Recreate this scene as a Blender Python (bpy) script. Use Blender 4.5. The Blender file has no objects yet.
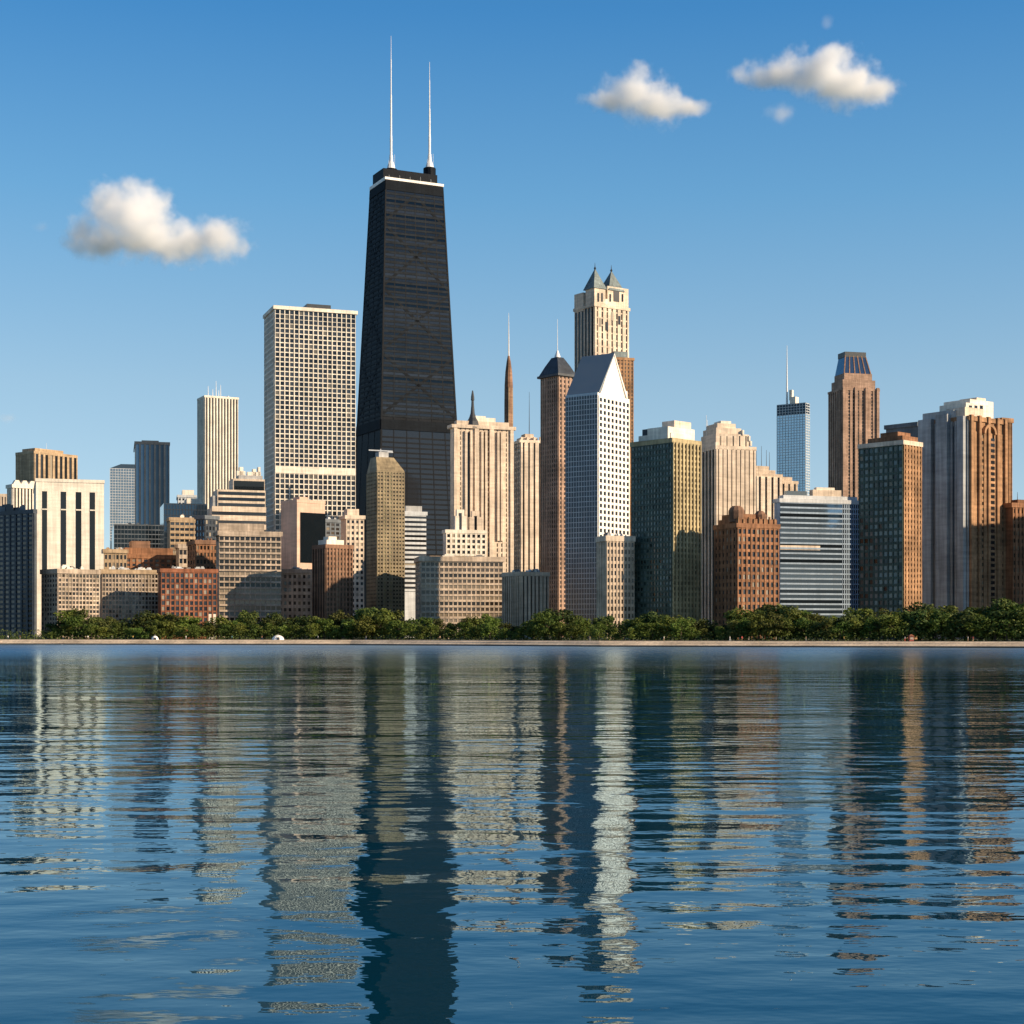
import bpy, math, random
import numpy as np
R = math.radians
random.seed(7)
SC = bpy.context.scene
COL = SC.collection

# ------------------------------------------------------------------ camera, sky, sun, exposure
F, CX, HY, CAMZ = 1600.0, 512.0, 632.0, 5.0            # focal length in pixels, centre column, horizon row, eye height
cam_d = bpy.data.cameras.new('camera'); cam = bpy.data.objects.new('camera', cam_d); COL.objects.link(cam)
cam.location = (0, 0, CAMZ); cam.rotation_euler = (R(90), 0, 0)
cam_d.sensor_width = 36; cam_d.lens = 36*F/1024; cam_d.shift_y = (HY-512)/1024
cam_d.clip_start = 0.5; cam_d.clip_end = 40000
SC.camera = cam
SUN_AZ, SUN_EL = 111.7, 23.0                            # clockwise from +Y, height
w = bpy.data.worlds.new('World'); SC.world = w; w.use_nodes = True
nt = w.node_tree; bg = nt.nodes['Background']
sky = nt.nodes.new('ShaderNodeTexSky'); sky.sky_type = 'NISHITA'; sky.sun_disc = False
sky.sun_elevation = R(SUN_EL); sky.sun_rotation = R(SUN_AZ)
sky.altitude = 2600; sky.air_density = 1.0; sky.dust_density = 0.15; sky.ozone_density = 4.5
# the air near the horizon is paler, the sky overhead a deeper cyan blue than the bare model: grade by elevation
tcw = nt.nodes.new('ShaderNodeTexCoord'); sep = nt.nodes.new('ShaderNodeSeparateXYZ'); nt.links.new(tcw.outputs['Generated'], sep.inputs[0])
def ramp(stops):
    r = nt.nodes.new('ShaderNodeValToRGB'); e = r.color_ramp.elements
    while len(e) < len(stops): e.new(.5)
    for q, (p, c) in zip(e, stops): q.position = p; q.color = (*c, 1)
    nt.links.new(sep.outputs[2], r.inputs[0]); return r
tint = ramp([(0.0, (.78, .70, .62)), (.150, (.96, .81, .61)), (.261, (.70, .88, .75)), (.362, (.38, .78, .81)), (.6, (.13, .28, .38))])
grad = ramp([(0.0, (.40, .50, .55)), (.150, (.242, .399, .536)), (.261, (.1105, .289, .498)), (.362, (.046, .192, .428)), (.62, (.009, .05, .16))])
mul = nt.nodes.new('ShaderNodeMix'); mul.data_type = 'RGBA'; mul.blend_type = 'MULTIPLY'; mul.inputs[0].default_value = 1
nt.links.new(sky.outputs[0], mul.inputs[6]); nt.links.new(tint.outputs[0], mul.inputs[7])
g10 = nt.nodes.new('ShaderNodeVectorMath'); g10.operation = 'SCALE'; g10.inputs['Scale'].default_value = 5.8; nt.links.new(grad.outputs[0], g10.inputs[0])
mixs = nt.nodes.new('ShaderNodeMix'); mixs.data_type = 'RGBA'; mixs.inputs[0].default_value = .6
nt.links.new(mul.outputs[2], mixs.inputs[6]); nt.links.new(g10.outputs[0], mixs.inputs[7])
nt.links.new(mixs.outputs[2], bg.inputs[0]); bg.inputs[1].default_value = SKY_K = 0.15
sun_d = bpy.data.lights.new('sun', 'SUN'); sun = bpy.data.objects.new('sun', sun_d); COL.objects.link(sun)
sun_d.energy = 5.0; sun_d.angle = R(0.5); sun_d.color = (1.0, 0.79, 0.555)
a = R(SUN_AZ)
from mathutils import Vector, Matrix, noise as mnoise
SUND = Vector((math.sin(a)*math.cos(R(SUN_EL)), math.cos(a)*math.cos(R(SUN_EL)), math.sin(R(SUN_EL))))
sun.rotation_euler = SUND.to_track_quat('Z', 'Y').to_euler()
sun.location = (300, -100, 400)
SC.view_settings.view_transform = 'Standard'; SC.view_settings.look = 'None'
SC.view_settings.exposure = 0.60; SC.view_settings.gamma = 1
SC.cycles.volume_bounces = 32; SC.cycles.max_bounces = 34
SC.cycles.volume_step_rate = 0.6; SC.cycles.volume_max_steps = 256

# ------------------------------------------------------------------ material helpers
def newmat(name):
    m = bpy.data.materials.new(name); m.use_nodes = True
    t = m.node_tree; return m, t, t.nodes['Principled BSDF']
def N(t, kind, **kw):
    n = t.nodes.new(kind)
    for k, v in kw.items():
        if k.startswith('i_'): n.inputs[int(k[2:])].default_value = v
        else: setattr(n, k, v)
    return n
def math_(t, op, a, b=None, c=None):
    n = t.nodes.new('ShaderNodeMath'); n.operation = op
    for i, x in enumerate((a, b, c)):
        if x is None: continue
        if isinstance(x, (int, float)): n.inputs[i].default_value = x
        else: t.links.new(x, n.inputs[i])
    return n.outputs[0]
def mapr(t, x, a, b, c, d):
    n = t.nodes.new('ShaderNodeMapRange'); t.links.new(x, n.inputs[0])
    for i, v in enumerate((a, b, c, d)): n.inputs[i+1].default_value = v
    return n.outputs[0]
def mixc(t, fac, c1, c2, blend='MIX'):
    n = t.nodes.new('ShaderNodeMix'); n.data_type = 'RGBA'; n.blend_type = blend
    for s, x in ((0, fac), (6, c1), (7, c2)):
        if isinstance(x, (int, float)): n.inputs[s].default_value = x
        elif isinstance(x, tuple): n.inputs[s].default_value = (*x[:3], 1)
        else: t.links.new(x, n.inputs[s])
    return n.outputs[2]
def geo_pos(t):
    return N(t, 'ShaderNodeNewGeometry').outputs['Position']
def noise_(t, vec, scale, detail=3, rough=0.55, sc3=None):
    if sc3:
        mp = t.nodes.new('ShaderNodeMapping'); mp.inputs['Scale'].default_value = sc3; t.links.new(vec, mp.inputs[0]); vec = mp.outputs[0]
    n = t.nodes.new('ShaderNodeTexNoise'); n.inputs['Scale'].default_value = scale; n.inputs['Detail'].default_value = detail
    n.inputs['Roughness'].default_value = rough; t.links.new(vec, n.inputs['Vector']); return n.outputs[0]

def wall_mat(name, c, var=0.35, rough=0.85, spec=0.3):
    var *= 1.5
    m, t, b = newmat(name)
    p = geo_pos(t)
    n1 = noise_(t, p, 0.09, 4)                              # broad weathering
    n2 = noise_(t, p, 1.0, 3, 0.6, (0.9, 0.9, 0.05))        # rain streaks
    n3 = noise_(t, p, 0.8, 2, 0.5, (0.15, 0.15, 1.0))       # courses, storey to storey differences
    f = math_(t, 'MULTIPLY', mapr(t, n1, .3, .7, 1-var*.6, 1+var*.3), mapr(t, n2, .3, .72, 1.24, 1.1-var*.7))
    f = math_(t, 'MULTIPLY', f, mapr(t, n3, .3, .7, 1-var*.35, 1+var*.25))
    hsv = t.nodes.new('ShaderNodeHueSaturation'); hsv.inputs['Color'].default_value = (*c, 1)
    t.links.new(f, hsv.inputs['Value']); t.links.new(hsv.outputs[0], b.inputs['Base Color'])
    b.inputs['Roughness'].default_value = rough; b.inputs['Specular IOR Level'].default_value = spec
    bp = t.nodes.new('ShaderNodeBump'); bp.inputs['Distance'].default_value = 0.12; bp.inputs['Strength'].default_value = .6
    t.links.new(noise_(t, p, 1.5, 3), bp.inputs['Height']); t.links.new(bp.outputs[0], b.inputs['Normal'])
    return m
def glass_mat(name, c, rough=0.12, metal=0.0, blind=(0.3, 0.26, 0.2), pblind=0.18, tilt=0.045, wob=0.0, spec=0.5, var=.85):
    m, t, b = newmat(name)
    oi = N(t, 'ShaderNodeObjectInfo'); g = N(t, 'ShaderNodeNewGeometry')
    rnd = math_(t, 'FRACT', math_(t, 'ADD', oi.outputs['Random'], g.outputs['Random Per Island']))
    wn = t.nodes.new('ShaderNodeTexWhiteNoise'); wn.noise_dimensions = '1D'; t.links.new(rnd, wn.inputs['W'])
    sel = math_(t, 'LESS_THAN', rnd, pblind)
    dark = N(t, 'ShaderNodeHueSaturation'); dark.inputs['Color'].default_value = (*c, 1)
    t.links.new(mapr(t, wn.outputs['Value'], 0, 1, 1-var, 1+var), dark.inputs['Value'])
    t.links.new(mixc(t, sel, dark.outputs[0], blind), b.inputs['Base Color'])
    b.inputs['Roughness'].default_value = rough; b.inputs['Metallic'].default_value = metal
    b.inputs['Specular IOR Level'].default_value = spec; b.inputs['IOR'].default_value = 1.5
    sub = N(t, 'ShaderNodeVectorMath', operation='SUBTRACT'); t.links.new(wn.outputs['Color'], sub.inputs[0]); sub.inputs[1].default_value = (.5, .5, .5)
    sc = N(t, 'ShaderNodeVectorMath', operation='SCALE'); t.links.new(sub.outputs[0], sc.inputs[0]); sc.inputs['Scale'].default_value = tilt*2
    ad = N(t, 'ShaderNodeVectorMath', operation='ADD'); t.links.new(g.outputs['Normal'], ad.inputs[0]); t.links.new(sc.outputs[0], ad.inputs[1])
    vec = ad.outputs[0]
    if wob:
        n3 = t.nodes.new('ShaderNodeTexNoise'); n3.inputs['Scale'].default_value = 0.22; n3.inputs['Detail'].default_value = 2; t.links.new(g.outputs['Position'], n3.inputs['Vector'])
        s2 = N(t, 'ShaderNodeVectorMath', operation='SUBTRACT'); t.links.new(n3.outputs['Color'], s2.inputs[0]); s2.inputs[1].default_value = (.5, .5, .5)
        s3 = N(t, 'ShaderNodeVectorMath', operation='SCALE'); t.links.new(s2.outputs[0], s3.inputs[0]); s3.inputs['Scale'].default_value = wob
        a2 = N(t, 'ShaderNodeVectorMath', operation='ADD'); t.links.new(vec, a2.inputs[0]); t.links.new(s3.outputs[0], a2.inputs[1]); vec = a2.outputs[0]
    nm = N(t, 'ShaderNodeVectorMath', operation='NORMALIZE'); t.links.new(vec, nm.inputs[0]); t.links.new(nm.outputs[0], b.inputs['Normal'])
    return m
def plain_mat(name, c, rough=0.6, metal=0.0, spec=0.4):
    m, t, b = newmat(name)
    n = noise_(t, geo_pos(t), 0.9, 3)
    hsv = t.nodes.new('ShaderNodeHueSaturation'); hsv.inputs['Color'].default_value = (*c, 1)
    t.links.new(mapr(t, n, .3, .7, .82, 1.15), hsv.inputs['Value']); t.links.new(hsv.outputs[0], b.inputs['Base Color'])
    b.inputs['Roughness'].default_value = rough; b.inputs['Metallic'].default_value = metal; b.inputs['Specular IOR Level'].default_value = spec
    return m

W_ = wall_mat
M = dict(
    white=W_('white_stone', (.74, .67, .56), .22), cream=W_('cream_stone', (.66, .545, .425), .3), beige=W_('beige_stone', (.55, .435, .325), .35),
    tan=W_('tan_brick', (.44, .32, .20), .4), sand=W_('sand_concrete', (.48, .385, .295), .45), pink=W_('pink_granite', (.60, .42, .32), .2),
    brick=W_('red_brick', (.30, .115, .06), .5), rust=W_('rust_brick', (.31, .15, .078), .5), brown=W_('brown_brick', (.24, .135, .085), .45),
    orange=W_('orange_brick', (.39, .22, .115), .5), rose=W_('rose_granite', (.38, .25, .18), .4), umber=W_('umber_brick', (.27, .155, .10), .45),
    grey=W_('grey_concrete', (.42, .42, .41), .3), steel=W_('pale_grey_panel', (.52, .54, .55), .2), bluepanel=W_('pale_blue_panel', (.28, .36, .45), .2), slatebluegrey=W_('blue_grey_panel', (.33, .345, .355), .3, .6), slate=W_('slate_grey', (.12, .14, .16), .3, .6),
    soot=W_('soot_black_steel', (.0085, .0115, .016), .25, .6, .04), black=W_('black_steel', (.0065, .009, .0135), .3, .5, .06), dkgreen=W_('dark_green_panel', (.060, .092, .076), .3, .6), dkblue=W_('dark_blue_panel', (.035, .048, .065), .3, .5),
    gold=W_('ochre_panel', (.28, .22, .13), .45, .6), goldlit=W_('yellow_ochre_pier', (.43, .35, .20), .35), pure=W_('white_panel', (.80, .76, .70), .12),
    roofgrey=W_('roof_felt', (.2, .19, .18), .3), mansard=W_('dark_slate_roof', (.045, .055, .07), .4, .5), lead=W_('lead_roof', (.17, .21, .21), .4, .5),
    darkmetal=plain_mat('dark_metal', (.05, .055, .06), .45, .3), paleMetal=plain_mat('pale_metal', (.75, .74, .72), .4), midmetal=plain_mat('grey_metal', (.3, .32, .35), .45, .2),
    g_dark=glass_mat('dark_window_glass', (.022, .026, .032), pblind=.16), g_warm=glass_mat('brown_window_glass', (.05, .04, .03), blind=(.22, .175, .12), pblind=.2),
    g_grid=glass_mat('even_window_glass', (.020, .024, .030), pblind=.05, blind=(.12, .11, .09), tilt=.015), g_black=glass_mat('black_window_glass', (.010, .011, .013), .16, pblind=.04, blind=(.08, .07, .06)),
    g_blue=glass_mat('blue_curtain_glass', (.16, .24, .33), .09, .75, pblind=0, tilt=.0, wob=.05), g_pale=glass_mat('pale_blue_curtain_glass', (.34, .45, .53), .16, .7, pblind=0, tilt=0, wob=.04),
    g_ink=glass_mat('ink_blue_curtain_glass', (.05, .085, .125), .08, .7, pblind=0, tilt=0, wob=.06), g_grey=glass_mat('grey_curtain_glass', (.20, .26, .31), .12, .65, pblind=0, tilt=0, wob=.06),
    g_night=glass_mat('smoky_curtain_glass', (.010, .016, .022), .1, .08, pblind=0, tilt=0, wob=.06), roofglass=glass_mat('pale_roof_glass', (.33, .37, .395), .5, .0, pblind=0, tilt=0, wob=.05), slateglass=glass_mat('slate_curtain_glass', (.20, .245, .285), .4, .25, pblind=0, tilt=0, wob=.05), g_gold=glass_mat('bronze_window_glass', (.06, .05, .03), .14, .3, blind=(.3, .25, .12), pblind=.2),
    g_green=glass_mat('green_window_glass', (.03, .05, .048), .12, pblind=.5, blind=(.12, .16, .155)),
)

# ------------------------------------------------------------------ mesh helpers
class MB:
    def __init__(s): s.v = []; s.f = []
    def box(s, x0, x1, y0, y1, z0, z1):
        k = len(s.v)
        s.v += [(x0,y0,z0),(x1,y0,z0),(x1,y1,z0),(x0,y1,z0),(x0,y0,z1),(x1,y0,z1),(x1,y1,z1),(x0,y1,z1)]
        s.f += [(k,k+3,k+2,k+1),(k+4,k+5,k+6,k+7),(k,k+1,k+5,k+4),(k+1,k+2,k+6,k+5),(k+2,k+3,k+7,k+6),(k+3,k,k+4,k+7)]
        return s
    def hexa(s, lo, hi):                                     # two rings of equal length, closed
        k = len(s.v); n = len(lo); s.v += list(lo)+list(hi)
        s.f += [tuple(range(k+n-1, k-1, -1)), tuple(range(k+n, k+2*n))]
        s.f += [(k+i, k+(i+1) % n, k+n+(i+1) % n, k+n+i) for i in range(n)]
        return s
    def frust(s, x0, x1, y0, y1, z0, X0, X1, Y0, Y1, z1):
        return s.hexa([(x0,y0,z0),(x1,y0,z0),(x1,y1,z0),(x0,y1,z0)], [(X0,Y0,z1),(X1,Y0,z1),(X1,Y1,z1),(X0,Y1,z1)])
    def tube(s, cx, cy, rings, n=10):                        # rings: (z, r)
        k = len(s.v)
        for z, r in rings: s.v += [(cx+r*math.cos(2*math.pi*i/n), cy+r*math.sin(2*math.pi*i/n), z) for i in range(n)]
        for j in range(len(rings)-1):
            s.f += [(k+j*n+i, k+j*n+(i+1) % n, k+(j+1)*n+(i+1) % n, k+(j+1)*n+i) for i in range(n)]
        s.f += [tuple(k+i for i in range(n-1, -1, -1)), tuple(k+(len(rings)-1)*n+i for i in range(n))]
        return s
    def build(s, name, mat, parent=None):
        me = bpy.data.meshes.new(name); me.from_pydata(s.v, [], s.f); me.update()
        o = bpy.data.objects.new(name, me); COL.objects.link(o)
        if mat: me.materials.append(M[mat] if isinstance(mat, str) else mat)
        if parent: o.parent = parent
        return o
def tag(o, label=None, cat=None, group=None, kind=None):
    for k, v in (('label', label), ('category', cat), ('group', group), ('kind', kind)):
        if v: o[k] = v
    return o
def empty(name, loc, rz=0):
    o = bpy.data.objects.new(name, None); COL.objects.link(o); o.location = loc; o.rotation_euler = (0, 0, rz); o.empty_display_size = 2
    return o
def tx(px): return (px-CX)/F
def zpx(py, D): return CAMZ+(HY-py)*D/F                      # world height of a picture row at depth D

GZ = 1.9                                                     # land level above the lake
# shoreline: picture column -> distance
SHP = [(-600, 655), (0, 640), (350, 612), (600, 545), (1024, 500), (1500, 455)]
def shore(px):
    return float(np.interp(px, [p for p, _ in SHP], [d for _, d in SHP]))

# ------------------------------------------------------------------ lake, bank and land
def sheet(name, pts, z, mat, kind='structure'):
    me = bpy.data.meshes.new(name); me.from_pydata([(x, y, z) for x, y in pts], [], [tuple(range(len(pts)))]); me.update()
    o = bpy.data.objects.new(name, me); COL.objects.link(o); me.materials.append(mat); tag(o, kind=kind); return o
def water_mat():
    m = bpy.data.materials.new('lake_water'); m.use_nodes = True; t = m.node_tree; t.nodes.clear()
    out = t.nodes.new('ShaderNodeOutputMaterial')
    p = geo_pos(t)
    sx = t.nodes.new('ShaderNodeSeparateXYZ'); t.links.new(p, sx.inputs[0])
    far = mapr(t, sx.outputs[1], 45, 330, 0, 1)                                         # the wind freshens away from the sheltered near water
    gust = mapr(t, noise_(t, p, 1/38.0, 2, .5, (.4, 1, 1)), .36, .64, .35, 1.35)         # ruffled and calm patches
    h = math_(t, 'MULTIPLY', noise_(t, p, 1/8.0, 1, .4, (.5, 1, 1)), .22)               # long swell
    a2 = math_(t, 'MULTIPLY', math_(t, 'ADD', math_(t, 'MULTIPLY', far, .10), .082), gust)
    h = math_(t, 'ADD', h, math_(t, 'MULTIPLY', noise_(t, p, 1/1.7, 1, .5, (.5, 1, 1)), a2))  # wavelets
    a3 = math_(t, 'MULTIPLY', math_(t, 'ADD', math_(t, 'MULTIPLY', far, .03), .0145), gust)
    h = math_(t, 'ADD', h, math_(t, 'MULTIPLY', noise_(t, p, 1/.5, 2, .55, (.62, 1, 1)), a3))   # ripples
    bp = t.nodes.new('ShaderNodeBump'); bp.inputs['Distance'].default_value = 1.0; bp.inputs['Strength'].default_value = 1.0
    t.links.new(h, bp.inputs['Height'])
    fr = t.nodes.new('ShaderNodeFresnel'); fr.inputs['IOR'].default_value = 1.47; t.links.new(bp.outputs[0], fr.inputs['Normal'])
    gl = t.nodes.new('ShaderNodeBsdfGlossy'); gl.inputs['Color'].default_value = (.64, .865, 1.0, 1); t.links.new(mapr(t, sx.outputs[1], 170, 540, .01, .36), gl.inputs['Roughness']); t.links.new(bp.outputs[0], gl.inputs['Normal'])
    df = t.nodes.new('ShaderNodeBsdfDiffuse'); df.inputs['Color'].default_value = (.0002, .031, .057, 1)
    mx = t.nodes.new('ShaderNodeMixShader'); t.links.new(fr.outputs[0], mx.inputs[0]); t.links.new(df.outputs[0], mx.inputs[1]); t.links.new(gl.outputs[0], mx.inputs[2])
    t.links.new(mx.outputs[0], out.inputs['Surface'])
    return m
sheet('lake_water', [(-9000, -3000), (9000, -3000), (9000, 3000), (-9000, 3000)], 0.0, water_mat())
pxs = [-4000, -2000, -600, -300, 0, 120, 240, 350, 480, 600, 720, 840, 1024, 1500, 2200, 4000]
edge = [(tx(p)*shore(p), shore(p)) for p in pxs]
def offset(e, d): return [(x, y+d) for x, y in e]
def ribbon(name, rows, mat):                                 # rows: list of (offset, z)
    mb = MB()
    for d, z in rows: mb.v += [(x, y+d, z) for x, y in edge]
    n = len(edge)
    for j in range(len(rows)-1):
        mb.f += [(j*n+i, j*n+i+1, (j+1)*n+i+1, (j+1)*n+i) for i in range(n-1)]
    o = mb.build(name, mat); tag(o, kind='structure'); return o
ribbon('wet_bank', [(-.1, -1.5), (0.0, .25), (.9, .42)], wall_mat('wet_stone', (.035, .035, .032), .4, .5))
ribbon('stone_bank', [(.9, .2), (.95, .55), (3.0, 1.15), (3.05, 1.35), (5.2, 1.75), (5.3, GZ)], wall_mat('pale_bank_stone', (.62, .50, .36), .35))
ribbon('lakefront_path', [(5.3, GZ), (17, GZ+.05)], wall_mat('path_concrete', (.42, .36, .28), .3))
gm, gt_, gb = newmat('park_lawn')
gt_.links.new(mixc(gt_, noise_(gt_, geo_pos(gt_), .08, 4), (.035, .055, .015), (.09, .10, .035)), gb.inputs['Base Color']); gb.inputs['Roughness'].default_value = .95
mb = MB(); n = len(edge)
mb.v = [(x, y+17, GZ+.05) for x, y in edge]+[(x*12, 14000, GZ+.05) for x, y in edge]
mb.f = [(i, i+1, n+i+1, n+i) for i in range(n-1)]
tag(mb.build('ground', gm), kind='structure')

# ------------------------------------------------------------------ buildings
FRONT = []                                                  # (x0, x1, D, phrase) for naming trees
class Bld:
    def __init__(s, name, label, x0, xc, x1, yt, D, mat, r=.8, cat='building', th=None, yb=640, group=None):
        s.name, s.D, s.mat, s.yt = name, D, mat, yt
        t0, tc, t1 = tx(x0), tx(xc), tx(x1)
        cx, cy = tc*D, D
        def wd(th):
            c, si = math.cos(th), math.sin(th)
            den = si+t0*c
            return (t1*cy-cx)/(c-t1*si), (cx-t0*cy)/den if den > 1e-3 else 1e4
        lo, hi = R(7), R(60)
        if th is None:
            for _ in range(50):
                m = (lo+hi)/2; W, d = wd(m)
                if d/W > r: lo = m
                else: hi = m
            th = (lo+hi)/2
        else: th = R(th)
        fixed = th; s.W, s.P = wd(th); s.P = max(min(s.P, max(2.2*s.W, 1.1*r*s.W, 60 if th > R(45) else 0), 95), 6) if xc > x0 else s.W*r
        s.th = th
        s.o = empty(name, (cx, cy, GZ-.5), th); tag(s.o, label, cat, group)
        s.H = zpx(yt, D)-s.o.location.z
        s.zb = max(0.0, s.z(yb)) if yb < 640 else 0.0
        s.body = MB(); s.trim = MB(); s.trim2 = MB(); s.win = {}
        s.body.box(0, s.W, 0, s.P, 0, s.H)
    def z(s, py, u=0, v=0): return zpx(py, s.D+u*s.W*math.sin(s.th)+v*s.P*math.cos(s.th))-s.o.location.z
    def tr(s, face): return s.trim if face == 'f' else s.trim2
    def add_win(s, key, item): s.win.setdefault(key, []).append(item)
    def fb(s, mb, face, a0, a1, z0, z1, d0, d1, off=0):     # a box lying on a face, from depth d0 to d1 out of it
        if face == 'f': mb.box(a0, a1, off-d1, off-d0, z0, z1)
        else: mb.box(off-d1, off-d0, a0, a1, z0, z1)
        return mb
    def grid(s, face, n, m, wf=.6, hf=.6, g='g_dark', a0=0, a1=None, z0=None, z1=None, off=0, pd=.32, sd=.2, pier=True, wmat=None, edge=.0):
        L = s.W if face == 'f' else s.P
        A1 = L if a1 is None else a1*L; A0 = a0*L
        z0 = s.zb if z0 is None else s.z(z0); z1 = s.H-1.0 if z1 is None else s.z(z1)
        e = edge*(A1-A0); A0 += e; A1 -= e
        p = (A1-A0)/n; h = (z1-z0)/m; pw = p*(1-wf)
        T = s.tr(face)
        if pier:
            for i in range(n+1):
                q = A0+i*p; s.fb(T, face, q-pw/2 if i else q-e, q+pw/2 if i < n else q+e, z0, z1+.3, -.1, pd, off)
        for j in range(m+1):
            zz = z0+j*h; s.fb(T, face, A0, A1, zz-h*(1-hf)/2, zz+h*(1-hf)/2, -.1, sd, off)
        for i in range(n):
            for j in range(m):
                s.add_win(('window', g, face, round(p*wf*1.02, 2), round(h*hf*1.02, 2)), (A0+(i+.5)*p, z0+(j+.5)*h, off))
    def strips(s, face, n, wf=.5, g='g_dark', m=0, a0=0, a1=None, z0=None, z1=None, off=0, pd=.6, sd=.12):
        L = s.W if face == 'f' else s.P
        A1 = L if a1 is None else a1*L; A0 = a0*L
        z0 = s.zb if z0 is None else s.z(z0); z1 = s.H-1.0 if z1 is None else s.z(z1)
        p = (A1-A0)/n; pw = p*(1-wf)
        for i in range(n+1):
            q = A0+i*p; s.fb(s.tr(face), face, q-pw/2 if i else q, q+pw/2 if i < n else q, z0, z1+.3, -.1, pd, off)
        for j in range(m):
            zz = z0+(j+.5)*(z1-z0)/m; s.fb(s.tr(face), face, A0, A1, zz-.5, zz+.5, -.1, sd, off)
        for i in range(n):
            s.add_win(('window_strip', g, face, round(p*wf*1.02, 2), round(z1-z0, 2)), (A0+(i+.5)*p, (z0+z1)/2, off))
    def bands(s, face, m, hf=.5, g='g_dark', n=0, a0=0, a1=None, z0=None, z1=None, off=0, sd=.5):
        L = s.W if face == 'f' else s.P
        A1 = L if a1 is None else a1*L; A0 = a0*L
        z0 = s.zb if z0 is None else s.z(z0); z1 = s.H-1.0 if z1 is None else s.z(z1)
        h = (z1-z0)/m
        for j in range(m+1):
            zz = z0+j*h; s.fb(s.tr(face), face, A0, A1, zz-h*(1-hf)/2, zz+h*(1-hf)/2, -.1, sd+random.uniform(-.05, .05), off)
        for i in range(n+1 if n else 0):
            q = A0+i*(A1-A0)/n; s.fb(s.tr(face), face, max(q-.25, A0), min(q+.25, A1), z0, z1, -.1, .22, off)
        for j in range(m):
            s.add_win(('window_band', g, face, round(A1-A0-.1, 2), round(h*hf*1.02, 2)), ((A0+A1)/2, z0+(j+.5)*h, off))
    def curtain(s, face, n, m, mw=.18, md=.15, fh=.5, trim=None, a0=0, a1=None, z0=None, z1=None, off=0):
        L = s.W if face == 'f' else s.P
        A1 = L if a1 is None else a1*L; A0 = a0*L
        z0 = s.zb if z0 is None else s.z(z0); z1 = s.H-.5 if z1 is None else s.z(z1)
        for i in range(n+1):
            q = A0+i*(A1-A0)/n; s.fb(s.tr(face), face, q-mw, q+mw, z0, z1, -.1, md+.06, off)
        for j in range(m+1):
            zz = z0+j*(z1-z0)/m; s.fb(s.tr(face), face, A0, A1, zz-fh/2, zz+fh/2, -.1, md, off)
    def part(s, name, mat, u0, u1, v0, v1, y0, y1, parent=None):          # a box in fractions of the plan, rows in the picture
        ua = (u0+u1)/2; o = MB().box(u0*s.W, u1*s.W, v0*s.P, v1*s.P, s.z(y0, ua, v0)-(.4 if v0 < .03 else 4.0), s.z(y1, ua, v0)).build(name, mat, parent or s.o); return o
    def pole(s, name, mat, u, v, y0, y1, r0, r1=None, mid=None):
        rings = [(s.z(y0)-.5, r0)]+(mid or [])+[(s.z(y1, u, v), r1 if r1 is not None else r0*.35)]
        return MB().tube(u*s.W, v*s.P, rings).build(name, mat, s.o)
    def clutter(s, k, seed, mats=('grey', 'roofgrey', 'steel', 'white'), hmax=3.5, area=(.1, .9, .1, .9)):
        rr = random.Random(seed)
        for _ in range(2*k):
            uw, vw = rr.uniform(.03, .16)*s.W, rr.uniform(.06, .2)*s.P
            u, v = rr.uniform(area[0]*s.W, max(area[0]*s.W, area[1]*s.W-uw)), rr.uniform(area[2]*s.P, max(area[2]*s.P, area[3]*s.P-vw))
            h = rr.uniform(1.0, hmax)
            q = MB().box(u, u+uw, v, v+vw, s.H-.2, s.H+h)
            q.box(u+uw*.2, u+uw*.8, v+vw*.2, v+vw*.8, s.H+h-.1, s.H+h+.5)
            q.build('rooftop_unit', rr.choice(mats), s.o)
    def cap(s, mat=None, h=1.0, d=.7):
        q = MB(); W, P, H = s.W, s.P, s.H; t = .5
        q.box(-d, W+d, -d, t, H-1.0, H+h); q.box(-d, t, t, P-t, H-1.0, H+h); q.box(W-t, W+d, t, P-t, H-1.0, H+h); q.box(-d, W+d, P-t, P+d, H-1.0, H+h)
        q.build('parapet', mat or s.mat, s.o)
    def done(s, wall=None, trim=None, side=None, side_trim=None):
        b = s.body.build('wall', wall or s.mat, s.o)
        if side:
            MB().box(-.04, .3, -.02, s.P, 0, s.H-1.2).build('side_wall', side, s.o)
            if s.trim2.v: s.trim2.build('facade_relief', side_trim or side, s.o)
        else:
            k = len(s.trim.v); s.trim.v += s.trim2.v; s.trim.f += [tuple(i+k for i in f) for f in s.trim2.f]
        if s.trim.v: s.trim.build('facade_frame' if (trim and trim != (wall or s.mat)) else 'facade_relief', trim or s.mat, s.o)
        # windows: 100 of each kind as parts, the rest of that kind as one
        kinds = {}
        for key, items in s.win.items():
            for it in items: kinds.setdefault(key[0], []).append((key, it))
        for kind, rows in kinds.items():
            rows.sort(key=lambda r: (-r[1][1], 0 if r[0][2] == 'f' else 1))
            head, rest = rows[:100], rows[100:]
            protos = {}
            for key, (aa, zz, off) in head:
                _, g, face, ww, hh = key
                if key not in protos:
                    q = MB(); s.fb(q, face, -ww/2, ww/2, -hh/2, hh/2, -.05, .07)
                    o = q.build(kind, g, s.o); protos[key] = o
                else:
                    o = protos[key].copy(); COL.objects.link(o); o.parent = s.o
                o.location = (aa, off, zz) if face == 'f' else (off, aa, zz)
            if rest:
                mbs = {}
                for key, (aa, zz, off) in rest:
                    _, g, face, ww, hh = key
                    s.fb(mbs.setdefault(g, MB()), face, aa-ww/2, aa+ww/2, zz-hh/2, zz+hh/2, -.05, .07, off)
                first = None
                for g, q in mbs.items():
                    tag(q.build(kind, g, s.o), kind='stuff')
        return s

def front(x0, x1, phrase): FRONT.append((x0, x1, phrase))

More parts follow.
